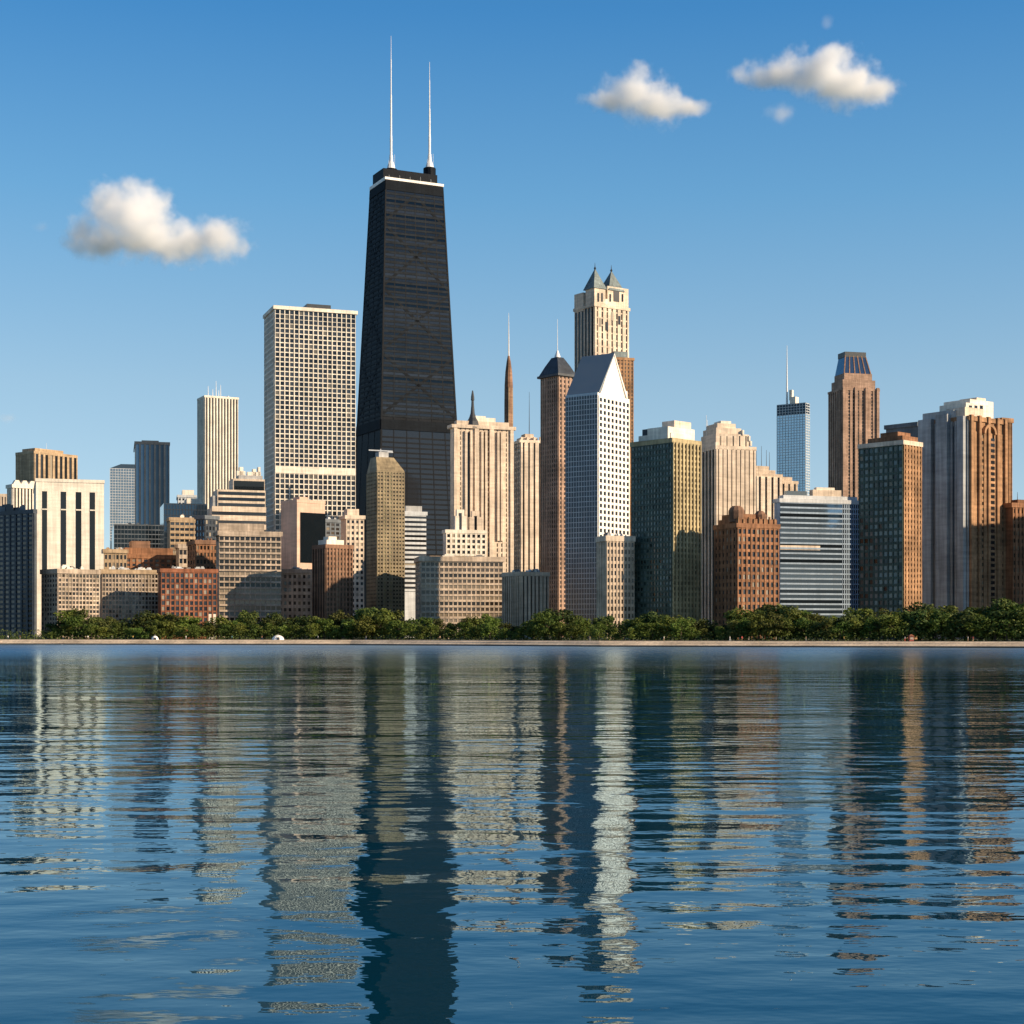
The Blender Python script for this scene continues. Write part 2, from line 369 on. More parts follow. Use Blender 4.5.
# ---- left end
b = Bld('apartment_tower', 'dark unlit glass slab with faint vertical ribs beside the bright white striped block', -40, 33.5, 36, 511, 690, 'slate', th=52)
b.strips('s', 13, .72, 'g_black', m=26, pd=.4); b.strips('f', 2, .5, 'g_dark'); b.cap('dkblue', .8, .4); b.clutter(5, 1, ('slate', 'dkblue')); b.done('dkblue', 'slate', 'dkblue'); front(-40, 35, 'the dark glass slab')
b = Bld('office_block', 'bright white slab with four tall dark window slots', 33, 36, 104, 479.5, 790, 'white', th=17.5, yb=640)
for c in ((42, 47), (60.5, 66), (75.5, 81.2), (89.5, 95)):
    u0, u1 = ((c[0]-36)/68, (c[1]-36)/68)
    ww = (u1-u0)*b.W; zc = (b.z(491)+b.z(600))/2
    b.add_win(('window_strip', 'g_black', 'f', round(ww, 2), round(b.z(491)-b.z(600), 2)), ((u0+u1)/2*b.W, zc, 0))
    b.fb(MB(), 'f', u0*b.W, u1*b.W, b.z(509)-.3, b.z(509)+.3, -.1, .2).build('transom', 'white', b.o)
b.cap('white', .6, .3); b.clutter(3, 2, hmax=1.5); b.done()
b = Bld('hotel_tower', 'white ribbed block with a scalloped gabled cornice', 8, 13, 36, 486, 900, 'white', yb=520, r=.5)
b.strips('f', 7, .5, 'g_dark', m=0); b.strips('s', 3, .5, 'g_dark')
for k in range(3): 
    u0 = k/3*b.W; u1 = (k+1)/3*b.W
    MB().hexa([(u0, -.6, b.H), (u1, -.6, b.H), (u1, -.6, b.H+1.2), ((u0+u1)/2+1, -.6, b.H+3.4), ((u0+u1)/2-1, -.6, b.H+3.4), (u0, -.6, b.H+1.2)],
              [(u0, 2, b.H), (u1, 2, b.H), (u1, 2, b.H+1.2), ((u0+u1)/2+1, 2, b.H+3.4), ((u0+u1)/2-1, 2, b.H+3.4), (u0, 2, b.H+1.2)]).build('gable', 'white', b.o)
b.cap('white', 1, 1); b.done()
b = Bld('office_tower', 'tan ribbed block with blue shaded flank rising behind the white striped slab', 16, 34, 77, 452, 1000, 'tan', yb=500, r=.55)
b.strips('f', 9, .55, 'g_dark', m=0); b.curtain('s', 6, 14)
b.part('penthouse', 'tan', .06, .72, .1, .8, 452, 449.5); b.cap('tan', .8, .3); b.pole('antenna', 'paleMetal', .45, .4, 450, 443, .15); b.done()
b = Bld('apartment_block', 'small pale striped block cut by the frame behind the dark slab', -30, -30, 9.5, 495, 1060, 'cream', th=8, yb=520)
b.strips('f', 14, .45, 'g_warm'); b.cap(); b.done()
b = Bld('apartment_block', 'low beige gridded block with shaded glassy flank under the white striped slab', 42, 58, 99, 571, 690, 'sand', r=.75)
b.grid('f', 12, 15, .74, .66, 'g_warm'); b.grid('s', 6, 14, .7, .6, 'g_dark'); b.cap(); b.clutter(6, 3, hmax=2.5); b.done(); front(35, 99, 'the low beige block with a glassy flank')
b = Bld('apartment_block', 'low beige gridded block adjoining the red brick block', 100, 102, 158, 571.5, 712, 'sand', th=22)
b.grid('f', 17, 15, .72, .66, 'g_warm'); b.cap('tan'); b.clutter(7, 4, hmax=2.2); b.done(); front(99, 158, 'the low beige gridded block')
b = Bld('brick_block', 'low red brick block with dark paired windows and a pale doorway', 158, 161, 217, 570, 695, 'brick', th=19)
b.grid('f', 12, 10, .68, .7, 'g_dark', z0=628, pd=.35); b.cap('brick', .7, .5); b.part('doorway', 'white', .82, .98, -.02, .02, 640, 614); b.clutter(4, 5, hmax=1.6); b.done(); front(158, 217, 'the red brick block')
b = Bld('apartment_block', 'broad beige slab block with long balcony ledges beside the red brick block', 216, 219, 281, 533, 730, 'sand', th=17)
b.bands('f', 18, .68, 'g_warm', n=12, sd=.8)
b.part('upper_storey', 'sand', 0, .73, .05, .9, 533, 523.5); b.cap(); b.clutter(5, 6, hmax=2.2, area=(.05, .6, .1, .9)); b.done(); front(217, 281, 'the broad beige slab with ledges')
b = Bld('brick_block', 'terraced brown brick block half hidden behind low beige roofs', 104, 108, 177, 556, 830, 'rust', th=19, yb=580)
b.grid('f', 12, 5, .6, .55, 'g_warm', pd=.5); b.part('upper_storey', 'rust', .25, .95, .1, .9, 556, 548); b.part('upper_storey', 'brown', .35, .62, .15, .7, 548, 541)
b.cap(); b.clutter(6, 7, ('rust', 'tan', 'brown'), 3); b.done()
b = Bld('apartment_block', 'small tan block of horizontal bands in front of the stepped white complex', 167.5, 170, 199, 519, 930, 'tan', th=18, yb=560)
b.bands('f', 7, .5, 'g_dark', n=6); b.cap(); b.clutter(3, 8); b.done()
b = Bld('office_block', 'low dark blue glass block below the blue tower', 160, 164, 207, 503, 1010, 'g_ink', th=16, yb=560)
b.curtain('f', 14, 10); b.part('penthouse', 'white', .55, .9, .2, .7, 503, 498.5); b.done(None, 'dkblue')
b = Bld('apartment_block', 'narrow dark block squeezed beside the broad beige slab', 196, 205, 218, 517, 880, 'dkblue', yb=580)
b.grid('f', 4, 10, .6, .6, 'g_dark'); b.grid('s', 3, 10, .6, .6, 'g_ink'); b.cap('slate'); b.done('slate')
b = Bld('glass_tower', 'grey glass tower with sloping top adjoining the taller blue tower', 107, 110, 134, 468, 1500, 'g_grey', th=13, yb=540)
b.curtain('f', 9, 26)
MB().hexa([(0, .5, b.H), (b.W, .5, b.H), (b.W, .5, b.H+4), (b.W*.45, .5, b.H+4)], [(0, b.P, b.H), (b.W, b.P, b.H), (b.W, b.P, b.H+4), (b.W*.45, b.P, b.H+4)]).build('sloping_top', 'g_grey', b.o)
b.done(None, 'steel')
b = Bld('glass_tower', 'dark blue tower with pale vertical fins', 133, 135, 169.5, 443, 1400, 'g_ink', th=14, yb=560)
b.strips('f', 7, .62, 'g_ink', pd=.8); b.cap('dkblue', 1.5, .5); b.part('penthouse', 'dkblue', .2, .7, .2, .8, 443, 440.5); b.done(None, 'dkblue')
b = Bld('office_tower', 'tall white tower of unbroken vertical stripes with roof masts', 198, 205, 238, 396.5, 1700, 'white', r=.75, yb=510)
b.strips('f', 11, .52, 'g_black', pd=.9); b.strips('s', 8, .52, 'g_dark', pd=.9); b.cap('white', 1.2, .9)
for u, y in ((.18, 386), (.32, 389), (.42, 381), (.5, 390), (.56, 385)): b.pole('antenna', 'paleMetal', u, .4, 396, y, .5, .2)
b.clutter(3, 9, ('white', 'steel'), 5); b.done()
b = Bld('terraced_block', 'white stepped complex of stacked horizontal decks left of the gridded white tower', 207, 212, 266, 507, 945, 'cream', th=19, yb=535)
b.bands('f', 3, .4, 'g_dark')
for u0, v0, ytop_, ybot in ((.10, .0, 490, 507), (.40, .12, 479, 490)):
    b.part('deck', 'cream', u0, .99, v0, .9, ybot, ytop_)
    ny = 3 if u0 < .3 else 2
    for k in range(ny): yy = ytop_+2+(ybot-ytop_)*k/ny; b.part('deck_glazing', 'g_dark', u0+.02, .98, v0-.012, v0+.02, yy+2.4, yy)
b.part('deck', 'grey', .02, .5, .05, .6, 507, 496)
b.part('penthouse', 'grey', .52, .97, .3, .8, 479, 475.5)
for k, (u0, u1, y) in enumerate(((.5, .66, 471), (.55, .62, 467), (.70, .95, 472), (.8, .86, 469), (.9, .94, 467))): b.part('rooftop_unit', 'white', u0, u1, .4, .6, 476, y)
b.done()
b = Bld('office_block', 'small distant pale roof block between the blue tower and the striped white tower', 175, 178, 196, 496, 1320, 'steel', th=13, yb=510)
b.grid('f', 5, 3, .6, .5, 'g_dark'); b.part('penthouse', 'white', .25, .9, .2, .8, 496, 490); b.cap('steel'); b.done()

b = Bld('office_block', 'long dark glass podium under the blue tower', 111, 114, 169, 524, 1150, 'g_night', th=15, yb=580)
b.curtain('f', 16, 12, .12, .12, .7); b.clutter(6, 31, ('slate', 'grey', 'dkblue'), 3); b.done(None, 'slate')
b = Bld('brick_block', 'small rust brick block wedged beside the broad beige slab', 188, 196, 217, 542, 790, 'rust', th=24, yb=600)
b.grid('f', 6, 8, .6, .55, 'g_warm'); b.grid('s', 3, 8, .5, .55, 'g_dark'); b.cap('brown'); b.clutter(3, 32, ('brown', 'rust'), 2); b.done()
b = Bld('apartment_block', 'tan flat roofed block between the white striped slab and the terraced brown one', 101, 104, 127, 551, 800, 'tan', th=20, yb=600)
b.grid('f', 6, 6, .6, .55, 'g_warm'); b.cap(); b.clutter(3, 33, ('tan', 'grey'), 2); b.done()
b = Bld('apartment_block', 'low cream block right behind the red brick block roof', 176, 179, 199, 546, 820, 'sand', th=18, yb=600)
b.bands('f', 6, .55, 'g_dark', n=5); b.cap(); b.clutter(2, 34, ('tan', 'grey'), 2); b.done()

# ---- the gridded white tower and neighbours
b = Bld('gridded_tower', 'tall white tower of square gridded windows beside the black tower', 265, 275, 355.5, 307.5, 1000, 'white', r=.62, yb=545)
b.grid('f', 17, 3, .82, .9, 'g_grid', z0=323, z1=309, pd=.5, sd=.3)
b.grid('f', 17, 30, .80, .80, 'g_grid', z0=467, z1=323, pd=.5, sd=.3); b.grid('f', 17, 11, .80, .80, 'g_grid', z0=530, z1=473, pd=.5, sd=.3)
b.strips('s', 9, .68, 'g_black', m=42, pd=.6, sd=.5, z0=545)
b.part('blank_band', 'white', 0, 1, -.022, .02, 473.5, 467); b.cap('white', 1.2, 1.2)
b.part('penthouse', 'darkmetal', .42, .72, .2, .6, 307, 304.5); b.clutter(4, 10, hmax=1.5); b.done()
b = Bld('concrete_block', 'peach windowless block with a dark recessed notch below the gridded tower', 281, 297, 325, 500.5, 850, 'pink', r=.9, yb=590)
b.part('dark_recess', 'g_night', .12, 1.0, -.03, .02, 562, 513); b.part('penthouse', 'pink', .2, .5, .2, .6, 500, 497); b.pole('antenna', 'paleMetal', .5, .4, 500, 492, .4)
b.cap('pink', .6, .2); b.clutter(2, 11, hmax=1.5); b.done()
b = Bld('apartment_block', 'low beige block with square windows below the peach block', 275, 278, 316, 571, 762, 'sand', th=15)
b.grid('f', 8, 10, .55, .5, 'g_warm'); b.cap(); b.clutter(4, 12, hmax=2); b.done(); front(281, 314, 'the low beige block under the peach block')
b = Bld('brick_block', 'dark brown ribbed block with a white rooftop pavilion', 313, 326, 352.5, 546, 712, 'brown', r=.9)
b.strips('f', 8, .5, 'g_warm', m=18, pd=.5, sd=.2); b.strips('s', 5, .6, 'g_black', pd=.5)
b.part('penthouse', 'white', .1, .75, .15, .8, 546, 540); b.part('penthouse', 'white', .2, .5, .2, .6, 540, 536.5); b.cap('brown', .8, .4); b.clutter(3, 13, ('white', 'grey'), 2); b.done(); front(314, 352, 'the brown block with a white rooftop pavilion')
b = Bld('office_block', 'shadowed grey block behind the white rooftop pavilion', 299, 316, 349, 520, 930, 'slate', r=.8, yb=560)
b.grid('f', 7, 9, .7, .6, 'g_warm'); b.cap('slate'); b.clutter(5, 14, hmax=2.5); b.done()
b = Bld('apartment_block', 'narrow white gridded block between the gridded tower and the bronze tower', 341, 346, 364, 517, 870, 'cream', th=20, yb=620)
b.grid('f', 4, 18, .55, .55, 'g_dark'); b.part('upper_storey', 'cream', .1, .75, .1, .8, 517, 509); b.cap(); b.done()
b = Bld('apartment_block', 'narrow white banded block behind the bronze tower', 398, 401, 426, 513, 900, 'steel', th=20, yb=590)
b.bands('f', 16, .5, 'g_dark'); b.part('penthouse', 'grey', .2, .85, .1, .8, 513, 506); b.cap('steel'); b.done()
b = Bld('bronze_tower', 'bronze glass tower with a chamfered top and roof crane', 367, 377, 404.5, 470, 740, 'gold', r=.95)
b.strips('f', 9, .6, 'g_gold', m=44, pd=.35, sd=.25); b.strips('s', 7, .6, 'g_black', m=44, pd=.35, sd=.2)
W, P = b.W, b.P
MB().frust(0, W, 0, P, b.H+.01, W*.06, W*.70, P*.25, P*.8, b.z(456)).build('chamfered_top', 'gold', b.o)
b.part('penthouse', 'grey', .2, .55, .35, .7, 456, 452)
cr = MB(); cr.box(W*.3, W*.33, P*.48, P*.52, b.z(453), b.z(447)); cr.box(-W*.12, W*.75, P*.485, P*.515, b.z(449.4), b.z(448.2)); cr.box(W*.55, W*.75, P*.45, P*.55, b.z(450.5), b.z(449.3)); cr.build('roof_crane', 'midmetal', b.o)
b.done(); front(352, 410, 'the bronze glass tower')

# ---- the tapering black tower
def black_tower():
    D, th = 1140.0, R(26)
    z0, zt = 0.0, zpx(177.5, D)-(GZ-.5)
    hb, ht = (35.5, 32.0), (22.3, 15.0)
    c, s = math.cos(th), math.sin(th)
    # the near top corner stands in picture column 385.5
    cxl = (-ht[0], -ht[1]); off = (cxl[0]*c-cxl[1]*s, cxl[0]*s+cxl[1]*c)
    Yc = D-off[1]; Xc = tx(385.5)*D-off[0]
    o = empty('black_tower', (Xc, Yc, GZ-.5), th)
    tag(o, 'tallest tower, tapering black steel with crossed diagonal braces and twin white antennas', 'skyscraper')
    def half(z):
        k = (z-z0)/(zt-z0); return hb[0]+(ht[0]-hb[0])*k, hb[1]+(ht[1]-hb[1])*k
    def ring(z, g=0.0):
        x, y = half(z); x += g; y += g
        return [(-x, -y, z), (x, -y, z), (x, y, z), (-x, y, z)]
    def z_of(py, DD=None): return zpx(py, DD or D)-(GZ-.5)
    MB().hexa(ring(0), ring(zt)).build('wall', 'black', o)
    def P(face, sx, z, d):                                   # point on a sloping face, sx in -1..1, d out of it
        x, y = half(z)
        return (sx*x, -y-d, z) if face == 'f' else (-x-d, sx*y, z)
    def quad(mb, face, a, b_, c_, d_, dep):                  # four (sx, z) corners
        lo = [P(face, *q, -.15) for q in (a, b_, c_, d_)]; hi = [P(face, *q, dep) for q in (a, b_, c_, d_)]
        mb.hexa(lo, hi) if face == 'f' else mb.hexa(hi, lo)
    zmid0, zmid1 = z_of(431), z_of(421)
    sp = MB(); fl = 3.55; rr = random.Random(3)
    z = z_of(432)+1
    z = zmid1+2
    while z < zt-9:
        hgt = 1.5+rr.uniform(-.25, .35)
        for fc in 'fs': quad(sp, fc, (-1, z), (1, z), (1, z+hgt), (-1, z+hgt), .28)
        z += fl
    sp.build('facade_relief', W_('bronze_black_spandrel', (.0145, .0195, .026), .4, .6, .05), o)
    lo = MB(); z = 4
    while z < zmid0-3:
        for fc in 'fs': quad(lo, fc, (-1, z), (1, z), (1, z+1.2), (-1, z+1.2), .12)
        z += 3.6
    lo.build('facade_relief', 'black', o)
    nf = 0
    z = zmid1+3.7
    glass = glass_mat('tower_window_glass', (.012, .014, .018), .08, pblind=0, tilt=.012)
    while z < zt-9 and nf < 100:                             # one ribbon of windows to a storey
        q = MB(); quad(q, 'f', (-.985, z), (.985, z), (.985, z+1.75), (-.985, z+1.75), .08); q.build('window_band', glass, o); nf += 1; z += fl
    q = MB(); quad(q, 'f', (-.99, 3), (.99, 3), (.99, zmid0), (-.99, zmid0), .07); q.build('lower_glazing', glass, o)
    q = MB()
    for fc in 'fs': quad(q, fc, (-1, zmid0), (1, zmid0), (1, zmid1), (-1, zmid1), .7)
    q.build('mechanical_band', 'soot', o)
    q = MB()
    for fc in 'fs': quad(q, fc, (-1, zt-8.5), (1, zt-8.5), (1, zt-2.2), (-1, zt-2.2), .5)
    q.build('mechanical_band', 'soot', o)
    for fc in 'fs':
        for k in range(1, 6 if fc == 'f' else 4):
            nn = 6 if fc == 'f' else 4
            sx = -1+2*k/nn; q = MB(); quad(q, fc, (sx-.012, 2), (sx+.012, 2), (sx+.012, zt-2), (sx-.012, zt-2), .2); q.build('column', 'black', o)
        for sx in (-.985, .985):
            q = MB(); quad(q, fc, (sx-.022, 2), (sx+.022, 2), (sx+.022, zt-2), (sx-.022, zt-2), .35); q.build('column', 'black', o)
        n = 3.5; zz = zmid1+2; tall = (zt-zmid1-11)/n
        for k in range(4):
            z1 = zz+tall*(1 if k < 3 else .5)
            for sg in (-1, 1):
                e = sg*(1 if k < 3 else 0)
                q = MB(); wz = 2.6
                quad(q, fc, (-sg*.985, zz), (e if e else 0, z1-wz), (e if e else 0, z1), (-sg*.985, zz+wz), .24); q.build('brace', 'soot', o)
            zz = z1
    # pale rim, crown, antennas
    q = MB(); x, y = half(zt)
    q.box(-x-.5, x+.5, -y-.5, -y+.8, zt-1.2, zt+.6); q.box(-x-.5, -x+.8, -y+.8, y+.5, zt-1.8, zt+.6); q.box(x-.8, x+.5, -y+.8, y+.5, zt-1.8, zt+.6); q.box(-x+.8, x-.8, y-.8, y+.5, zt-1.8, zt+.6)
    q.build('rim', 'pure', o)
    MB().box(-x+1.5, x-1.0, -y+8, y-1, zt-.2, z_of(174, Yc)).build('penthouse', 'black', o)
    for px, ytop, base in ((391, 36, 169), (429.5, 62, 168)):
        # place along the roof's length so that it stands over the given column
        best = min((abs(((Xc+u*x*c-2*s)/(Yc+u*x*s+2*c))-tx(px)), u) for u in np.linspace(-.98, .98, 200))[1]
        u = best*x
        MB().tube(u, 2, [(zt-.2, 4.6), (z_of(base, Yc+u*s), 4.6), (z_of(base, Yc+u*s)+.4, 4.0)], 14).build('antenna_plinth', 'black', o)
        DD = Yc+u*s+2*c; zb, ze = z_of(base, DD), z_of(ytop, DD)
        a_ = MB().tube(u, 2, [(zb, 3.2), (zb+2.5, 2.6), (zb+5.5, 1.5), (zb+10, 1.25), (zb+10.2, .95), (zb+20, .9), (zb+20.1, 1.0), (zb+24, .85), (zb+24.2, .75), (zb+.55*(ze-zb), .6), (zb+.56*(ze-zb), .42), (zb+.82*(ze-zb), .36), (zb+.83*(ze-zb), .22), (ze, .12)], 10).build('antenna', 'paleMetal', o)
        for dx in (-2.2, 2.4): MB().tube(u+dx, 1, [(zb-.5, .12), (zb+8+dx, .1)], 6).build('aerial', 'paleMetal', o)
    for k in range(5): MB().tube(-x+4+k*8.1, -y+3, [(zt, .1), (zt+rr.uniform(2, 5), .07)], 5).build('aerial', 'paleMetal', o)
black_tower()

# ---- centre
b = Bld('deco_tower', 'broad beige tower with three dark vertical recesses beside the black tower', 451.5, 453.5, 513, 426, 950, 'cream', th=20, yb=600)
b.strips('f', 13, .28, 'g_warm', m=34, pd=.35, sd=.22)
for u0, u1 in ((.20, .285), (.47, .535), (.74, .80)):
    ww = (u1-u0)*b.W; zlo = b.z(540); zhi = b.z(432)
    b.add_win(('window_recess', 'g_black', 'f', round(ww, 2), round(zhi-zlo, 2)), ((u0+u1)/2*b.W, (zlo+zhi)/2, -.42))
    for q in (u0, u1): b.fb(b.trim, 'f', q*b.W-.7, q*b.W+.7, zlo, zhi+1, -.1, 1.6)
for u in (.02, .98, .38, .63): b.fb(b.trim, 'f', max(0, u-.035)*b.W, min(1, u+.035)*b.W, 0, b.H+.8, -.1, 1.3)
b.part('upper_storey', 'cream', .06, .94, .1, .9, 426, 421.5); b.part('penthouse', 'white', .38, .55, .2, .6, 421.5, 416); b.part('penthouse', 'white', .55, .72, .3, .7, 421.5, 418)
b.pole('spire', 'darkmetal', .34, .4, 426, 390.5, 4.2, .35, [(b.z(420), 3.4), (b.z(416.5), 2.2), (b.z(412), 1.35), (b.z(404), .9), (b.z(399), .75), (b.z(398.5), 1.1), (b.z(395), 1.0)])
b.cap('cream', 1, 1.5); b.clutter(4, 15, ('white', 'cream', 'tan'), 3); b.done()
b = Bld('deco_block', 'small white stepped block with twin turrets in front of the broad beige tower', 443, 446, 486, 531, 850, 'white', th=18, yb=600)
b.grid('f', 8, 5, .58, .6, 'g_dark', z0=560)
b.part('turret', 'white', .24, .52, .1, .6, 531, 516); b.part('turret', 'white', .28, .47, .14, .5, 516, 509.5); b.part('turret', 'cream', .6, .95, .1, .6, 531, 517); b.part('turret', 'cream', .66, .85, .14, .5, 517, 511)
for u0, u1, y in ((.34, .4, 513), (.72, .78, 516)): b.part('window', 'g_dark', u0, u1, .085, .12, 530, y)
b.cap('white', .8, .5); b.done()
b = Bld('apartment_block', 'wide low beige block of long banded windows and narrow flank', 416, 421, 503, 559, 715, 'beige', r=.55)
b.bands('f', 14, .62, 'g_warm', n=18, sd=.4); b.grid('s', 4, 14, .55, .5, 'g_dark')
b.part('penthouse', 'tan', .12, .8, .2, .8, 559, 556); b.cap('beige', 1.2, .9); b.clutter(8, 16, hmax=2.2); b.done(); front(410, 503, 'the wide low banded block')
b = Bld('apartment_block', 'low block with white fins on its shaded side and beige striped front', 503.5, 521, 548, 573.5, 680, 'beige', r=1.0)
b.strips('f', 7, .42, 'g_dark', m=0, pd=.6); b.strips('s', 8, .66, 'g_black', pd=.8); b.cap('beige', .8, .6); b.clutter(5, 17, hmax=2.2); b.done(); front(503, 548, 'the low white finned block')
o = empty('spire_tower', (tx(508.7)*1250, 1250, GZ-.5), R(20)); tag(o, 'slender bullet shaped tower topped by a thin mast', 'tower')
zz = lambda y: zpx(y, 1250)-(GZ-.5)
MB().tube(0, 0, [(0, 3.6), (zz(405), 3.5), (zz(385), 3.3), (zz(372), 2.7), (zz(362), 1.7), (zz(356), .8)], 12).build('shaft', 'umber', o)
for k in range(6):
    t = k*math.pi/3+.2; MB().tube(3.35*math.cos(t), 3.35*math.sin(t), [(0, .45), (zz(388), .4)], 6).build('rib', 'tan', o)
MB().tube(0, 0, [(zz(357), .6), (zz(335), .42), (zz(313), .14)], 8).build('mast', 'paleMetal', o)
b = Bld('deco_tower', 'narrow beige ribbed tower with shaded flank behind the brown mansard tower', 513, 520.5, 542, 441, 1050, 'cream', r=1.0, yb=600)
b.strips('f', 4, .34, 'g_dark', m=0, pd=1.0); b.strips('s', 4, .66, 'g_black', m=30)
b.part('upper_storey', 'cream', .12, .85, .15, .85, 441, 437.5); b.part('penthouse', 'beige', .3, .7, .25, .75, 437.5, 434); b.pole('antenna', 'darkmetal', .55, .4, 436, 392, .28, .1)
for u in (.02, .3, .62, .9): b.part('finial', 'cream', u, u+.08, .0, .1, 441, 437)
b.cap('cream', .8, .8); b.clutter(3, 18, ('cream', 'beige'), 2); b.done()
b = Bld('mansard_tower', 'slim brown tower under a dark mansard roof with a thin mast', 541, 558.5, 574, 374.5, 900, 'rose', r=1.35)
b.strips('f', 4, .40, 'g_warm', m=56, pd=.4, sd=.2); b.strips('s', 8, .45, 'g_warm', m=56, pd=.4, sd=.2)
W, P = b.W, b.P
MB().box(-1.6, W+1.6, -1.6, P+1.6, b.H-.6, b.H+.7).build('eave', 'mansard', b.o)
rf = MB(); rf.frust(-1, W+1, -1, P+1, b.H+.6, W*.1, W*.9, P*.12, P*.88, b.z(364)); rf.frust(W*.1, W*.9, P*.12, P*.88, b.z(364)+.01, W*.3, W*.7, P*.33, P*.67, b.z(355)); rf.build('mansard_roof', 'mansard', b.o)
b.pole('finial', 'paleMetal', .5, .5, 355, 350.5, 2.0, .4, [(b.z(353), 1.6)]); b.pole('antenna', 'paleMetal', .5, .5, 351, 319, .22, .08)
b.done(); front(548, 566, 'the slim brown mansard tower')
b = Bld('twin_peaked_tower', 'tall beige tower crowned by two pointed roof turrets', 575, 594.5, 628.5, 305, 1150, 'cream', r=.75, yb=420)
b.strips('f', 7, .34, 'g_warm', m=16, z0=420, pd=.6, sd=.3); b.strips('s', 6, .66, 'g_black', m=0, z0=420, pd=.5)  # side strips widened in black glass, putting the flank's shade into its colour
b.part('turret', 'cream', -.02, .30, -.03, .42, 306, 287.5); b.part('turret', 'cream', .36, .98, -.03, .42, 306, 287.5); b.part('turret', 'cream', -.02, .25, .55, 1.0, 306, 293)
b.part('turret', 'cream', .3, .98, .5, 1.0, 306, 292)
W, P = b.W, b.P
for u0, u1, v0, v1, yb_, yt_ in ((-.05, .33, -.06, .5, 287.5, 267.5), (.38, .86, -.06, .5, 287.5, 267)):
    q = MB(); uc, vc = (u0+u1)/2*W, (v0+v1)/2*P
    q.frust(u0*W, u1*W, v0*P, v1*P, b.z(yb_)-.3, uc-.35, uc+.35, vc-.35, vc+.35, b.z(yt_)); q.build('spire_roof', 'lead', b.o)
    MB().tube(uc, vc, [(b.z(yt_)-.5, .35), (b.z(yt_)+1, .9), (b.z(yt_)+2, .3), (b.z(yt_)+5, .08)], 8).build('finial', 'darkmetal', b.o)
for u0, u1, y0, y1 in ((.07, .11, 301, 293), (.18, .22, 301, 293), (.42, .46, 301, 294), (.54, .70, 301, 291), (.78, .82, 301, 294)): b.part('window', 'g_black', u0, u1, -.045, .0, y0, y1)
for u in (.31, .345): b.part('finial', 'white', u-.02, u+.02, -.03, .06, 306, 299)
for u0, u1, y in ((.1, .2, 318), (.28, .4, 322), (.45, .55, 312), (.66, .76, 316)): b.part('window', 'g_dark', u0+.02, u1-.02, -.035, 0, y+8, y)
b.cap('cream', 1.2, 1.0); b.done()
b = Bld('setback_tower', 'brown shoulder tower joined to the twin peaked tower', 590, 600, 633.5, 357.5, 1135, 'orange', r=.8, yb=560)
b.strips('f', 10, .4, 'g_warm', m=48, pd=.4, sd=.25, z0=545); b.part('upper_storey', 'lead', .45, .86, .1, .7, 357.5, 351.5); b.cap('orange', .9, .6); b.done()
b = Bld('gabled_tower', 'white gridded tower with a steep glass gable roof', 566, 597.5, 629.5, 392, 740, 'pure', r=.62)
b.grid('f', 8, 25, .6, .62, 'g_black', z0=552, z1=396, pd=.45, sd=.3, a0=.02, a1=.98)
b.curtain('s', 12, 48, .13, .1, .3)
W, P = b.W, b.P
g0, g1, ga = W*.10, W*.86, W*.50
zA, zE = b.z(351), b.H
MB().hexa([(g0, 0, zE), (g1, 0, zE), (ga, 0, zA)], [(g0, P*.97, zE), (g1, P*.97, zE), (ga, P*.97, zA)]).build('gable', 'pure', b.o)
rf = MB(); d = .8
rf.hexa([(g0-1.2, -.4, zE-.3), (ga, -.4, zA+.1), (ga, -.4, zA+1.1), (g0-2.0, -.4, zE+.3)], [(g0-1.2, P*1.02, zE-.3), (ga, P*1.02, zA+.1), (ga, P*1.02, zA+1.1), (g0-2.0, P*1.02, zE+.3)])
rf.build('glass_roof', 'roofglass', b.o)
rf = MB(); rf.hexa([(ga+.02, -.4, zA+.1), (g1+1.0, -.4, zE-.3), (g1+1.8, -.4, zE+.3), (ga+.02, -.4, zA+1.1)], [(ga+.02, P*.7, zA+.1), (g1+1.0, P*.7, zE-.3), (g1+1.8, P*.7, zE+.3), (ga+.02, P*.7, zA+1.1)]); rf.build('roof_slope', 'pure', b.o)
b.part('shoulder', 'pure', .86, .985, .05, .6, 393, 391)
sd = b.body.build('wall', 'slateglass', b.o); 
MB().box(.3, W-.02, -.02, P*.4, 0, b.H-.05).build('wall', 'pure', b.o)
b.body = MB().box(1, W-1, 1, P-1, 0, b.H-2); b.done(None, None, 'slateglass', 'steel'); front(566, 598, 'the white gabled tower')
b = Bld('apartment_block', 'low beige block with patchy windows and a dark flank below the gabled tower', 597, 606.5, 634, 538.5, 655, 'beige', r=.8)
b.grid('f', 8, 14, .58, .6, 'g_warm', pd=.4); b.curtain('s', 4, 14); b.cap('cream', 1.2, .5)
for k in range(9): b.pole('railing_post', 'paleMetal', .05+.11*k, .03, 538, 534.5+.6*(k % 3), .12, .1)
b.clutter(4, 19, hmax=2.5); b.done(); front(598, 634, 'the low beige block below the gabled tower')
b = Bld('ochre_tower', 'green glass tower with a yellow ochre sunlit side and white penthouse', 631.5, 672, 700, 440, 650, 'gold', r=1.25)
b.grid('f', 8, 36, .55, .62, 'g_gold', pd=.8, sd=.3); b.grid('s', 13, 36, .62, .6, 'g_green', pd=.35, sd=.4)
b.part('penthouse', 'white', .08, .92, .08, .88, 440, 434); b.part('penthouse', 'white', .0, .95, .1, .6, 434, 428); b.part('penthouse', 'cream', .3, .9, .15, .45, 428, 421.5); b.part('penthouse', 'dkblue', .1, .5, .5, .8, 434, 429)
b.cap('goldlit', .9, .5); b.clutter(9, 20, ('white', 'cream', 'grey'), 3.5); b.done('gold', 'goldlit', 'dkgreen'); front(634, 700, 'the green and ochre tower')
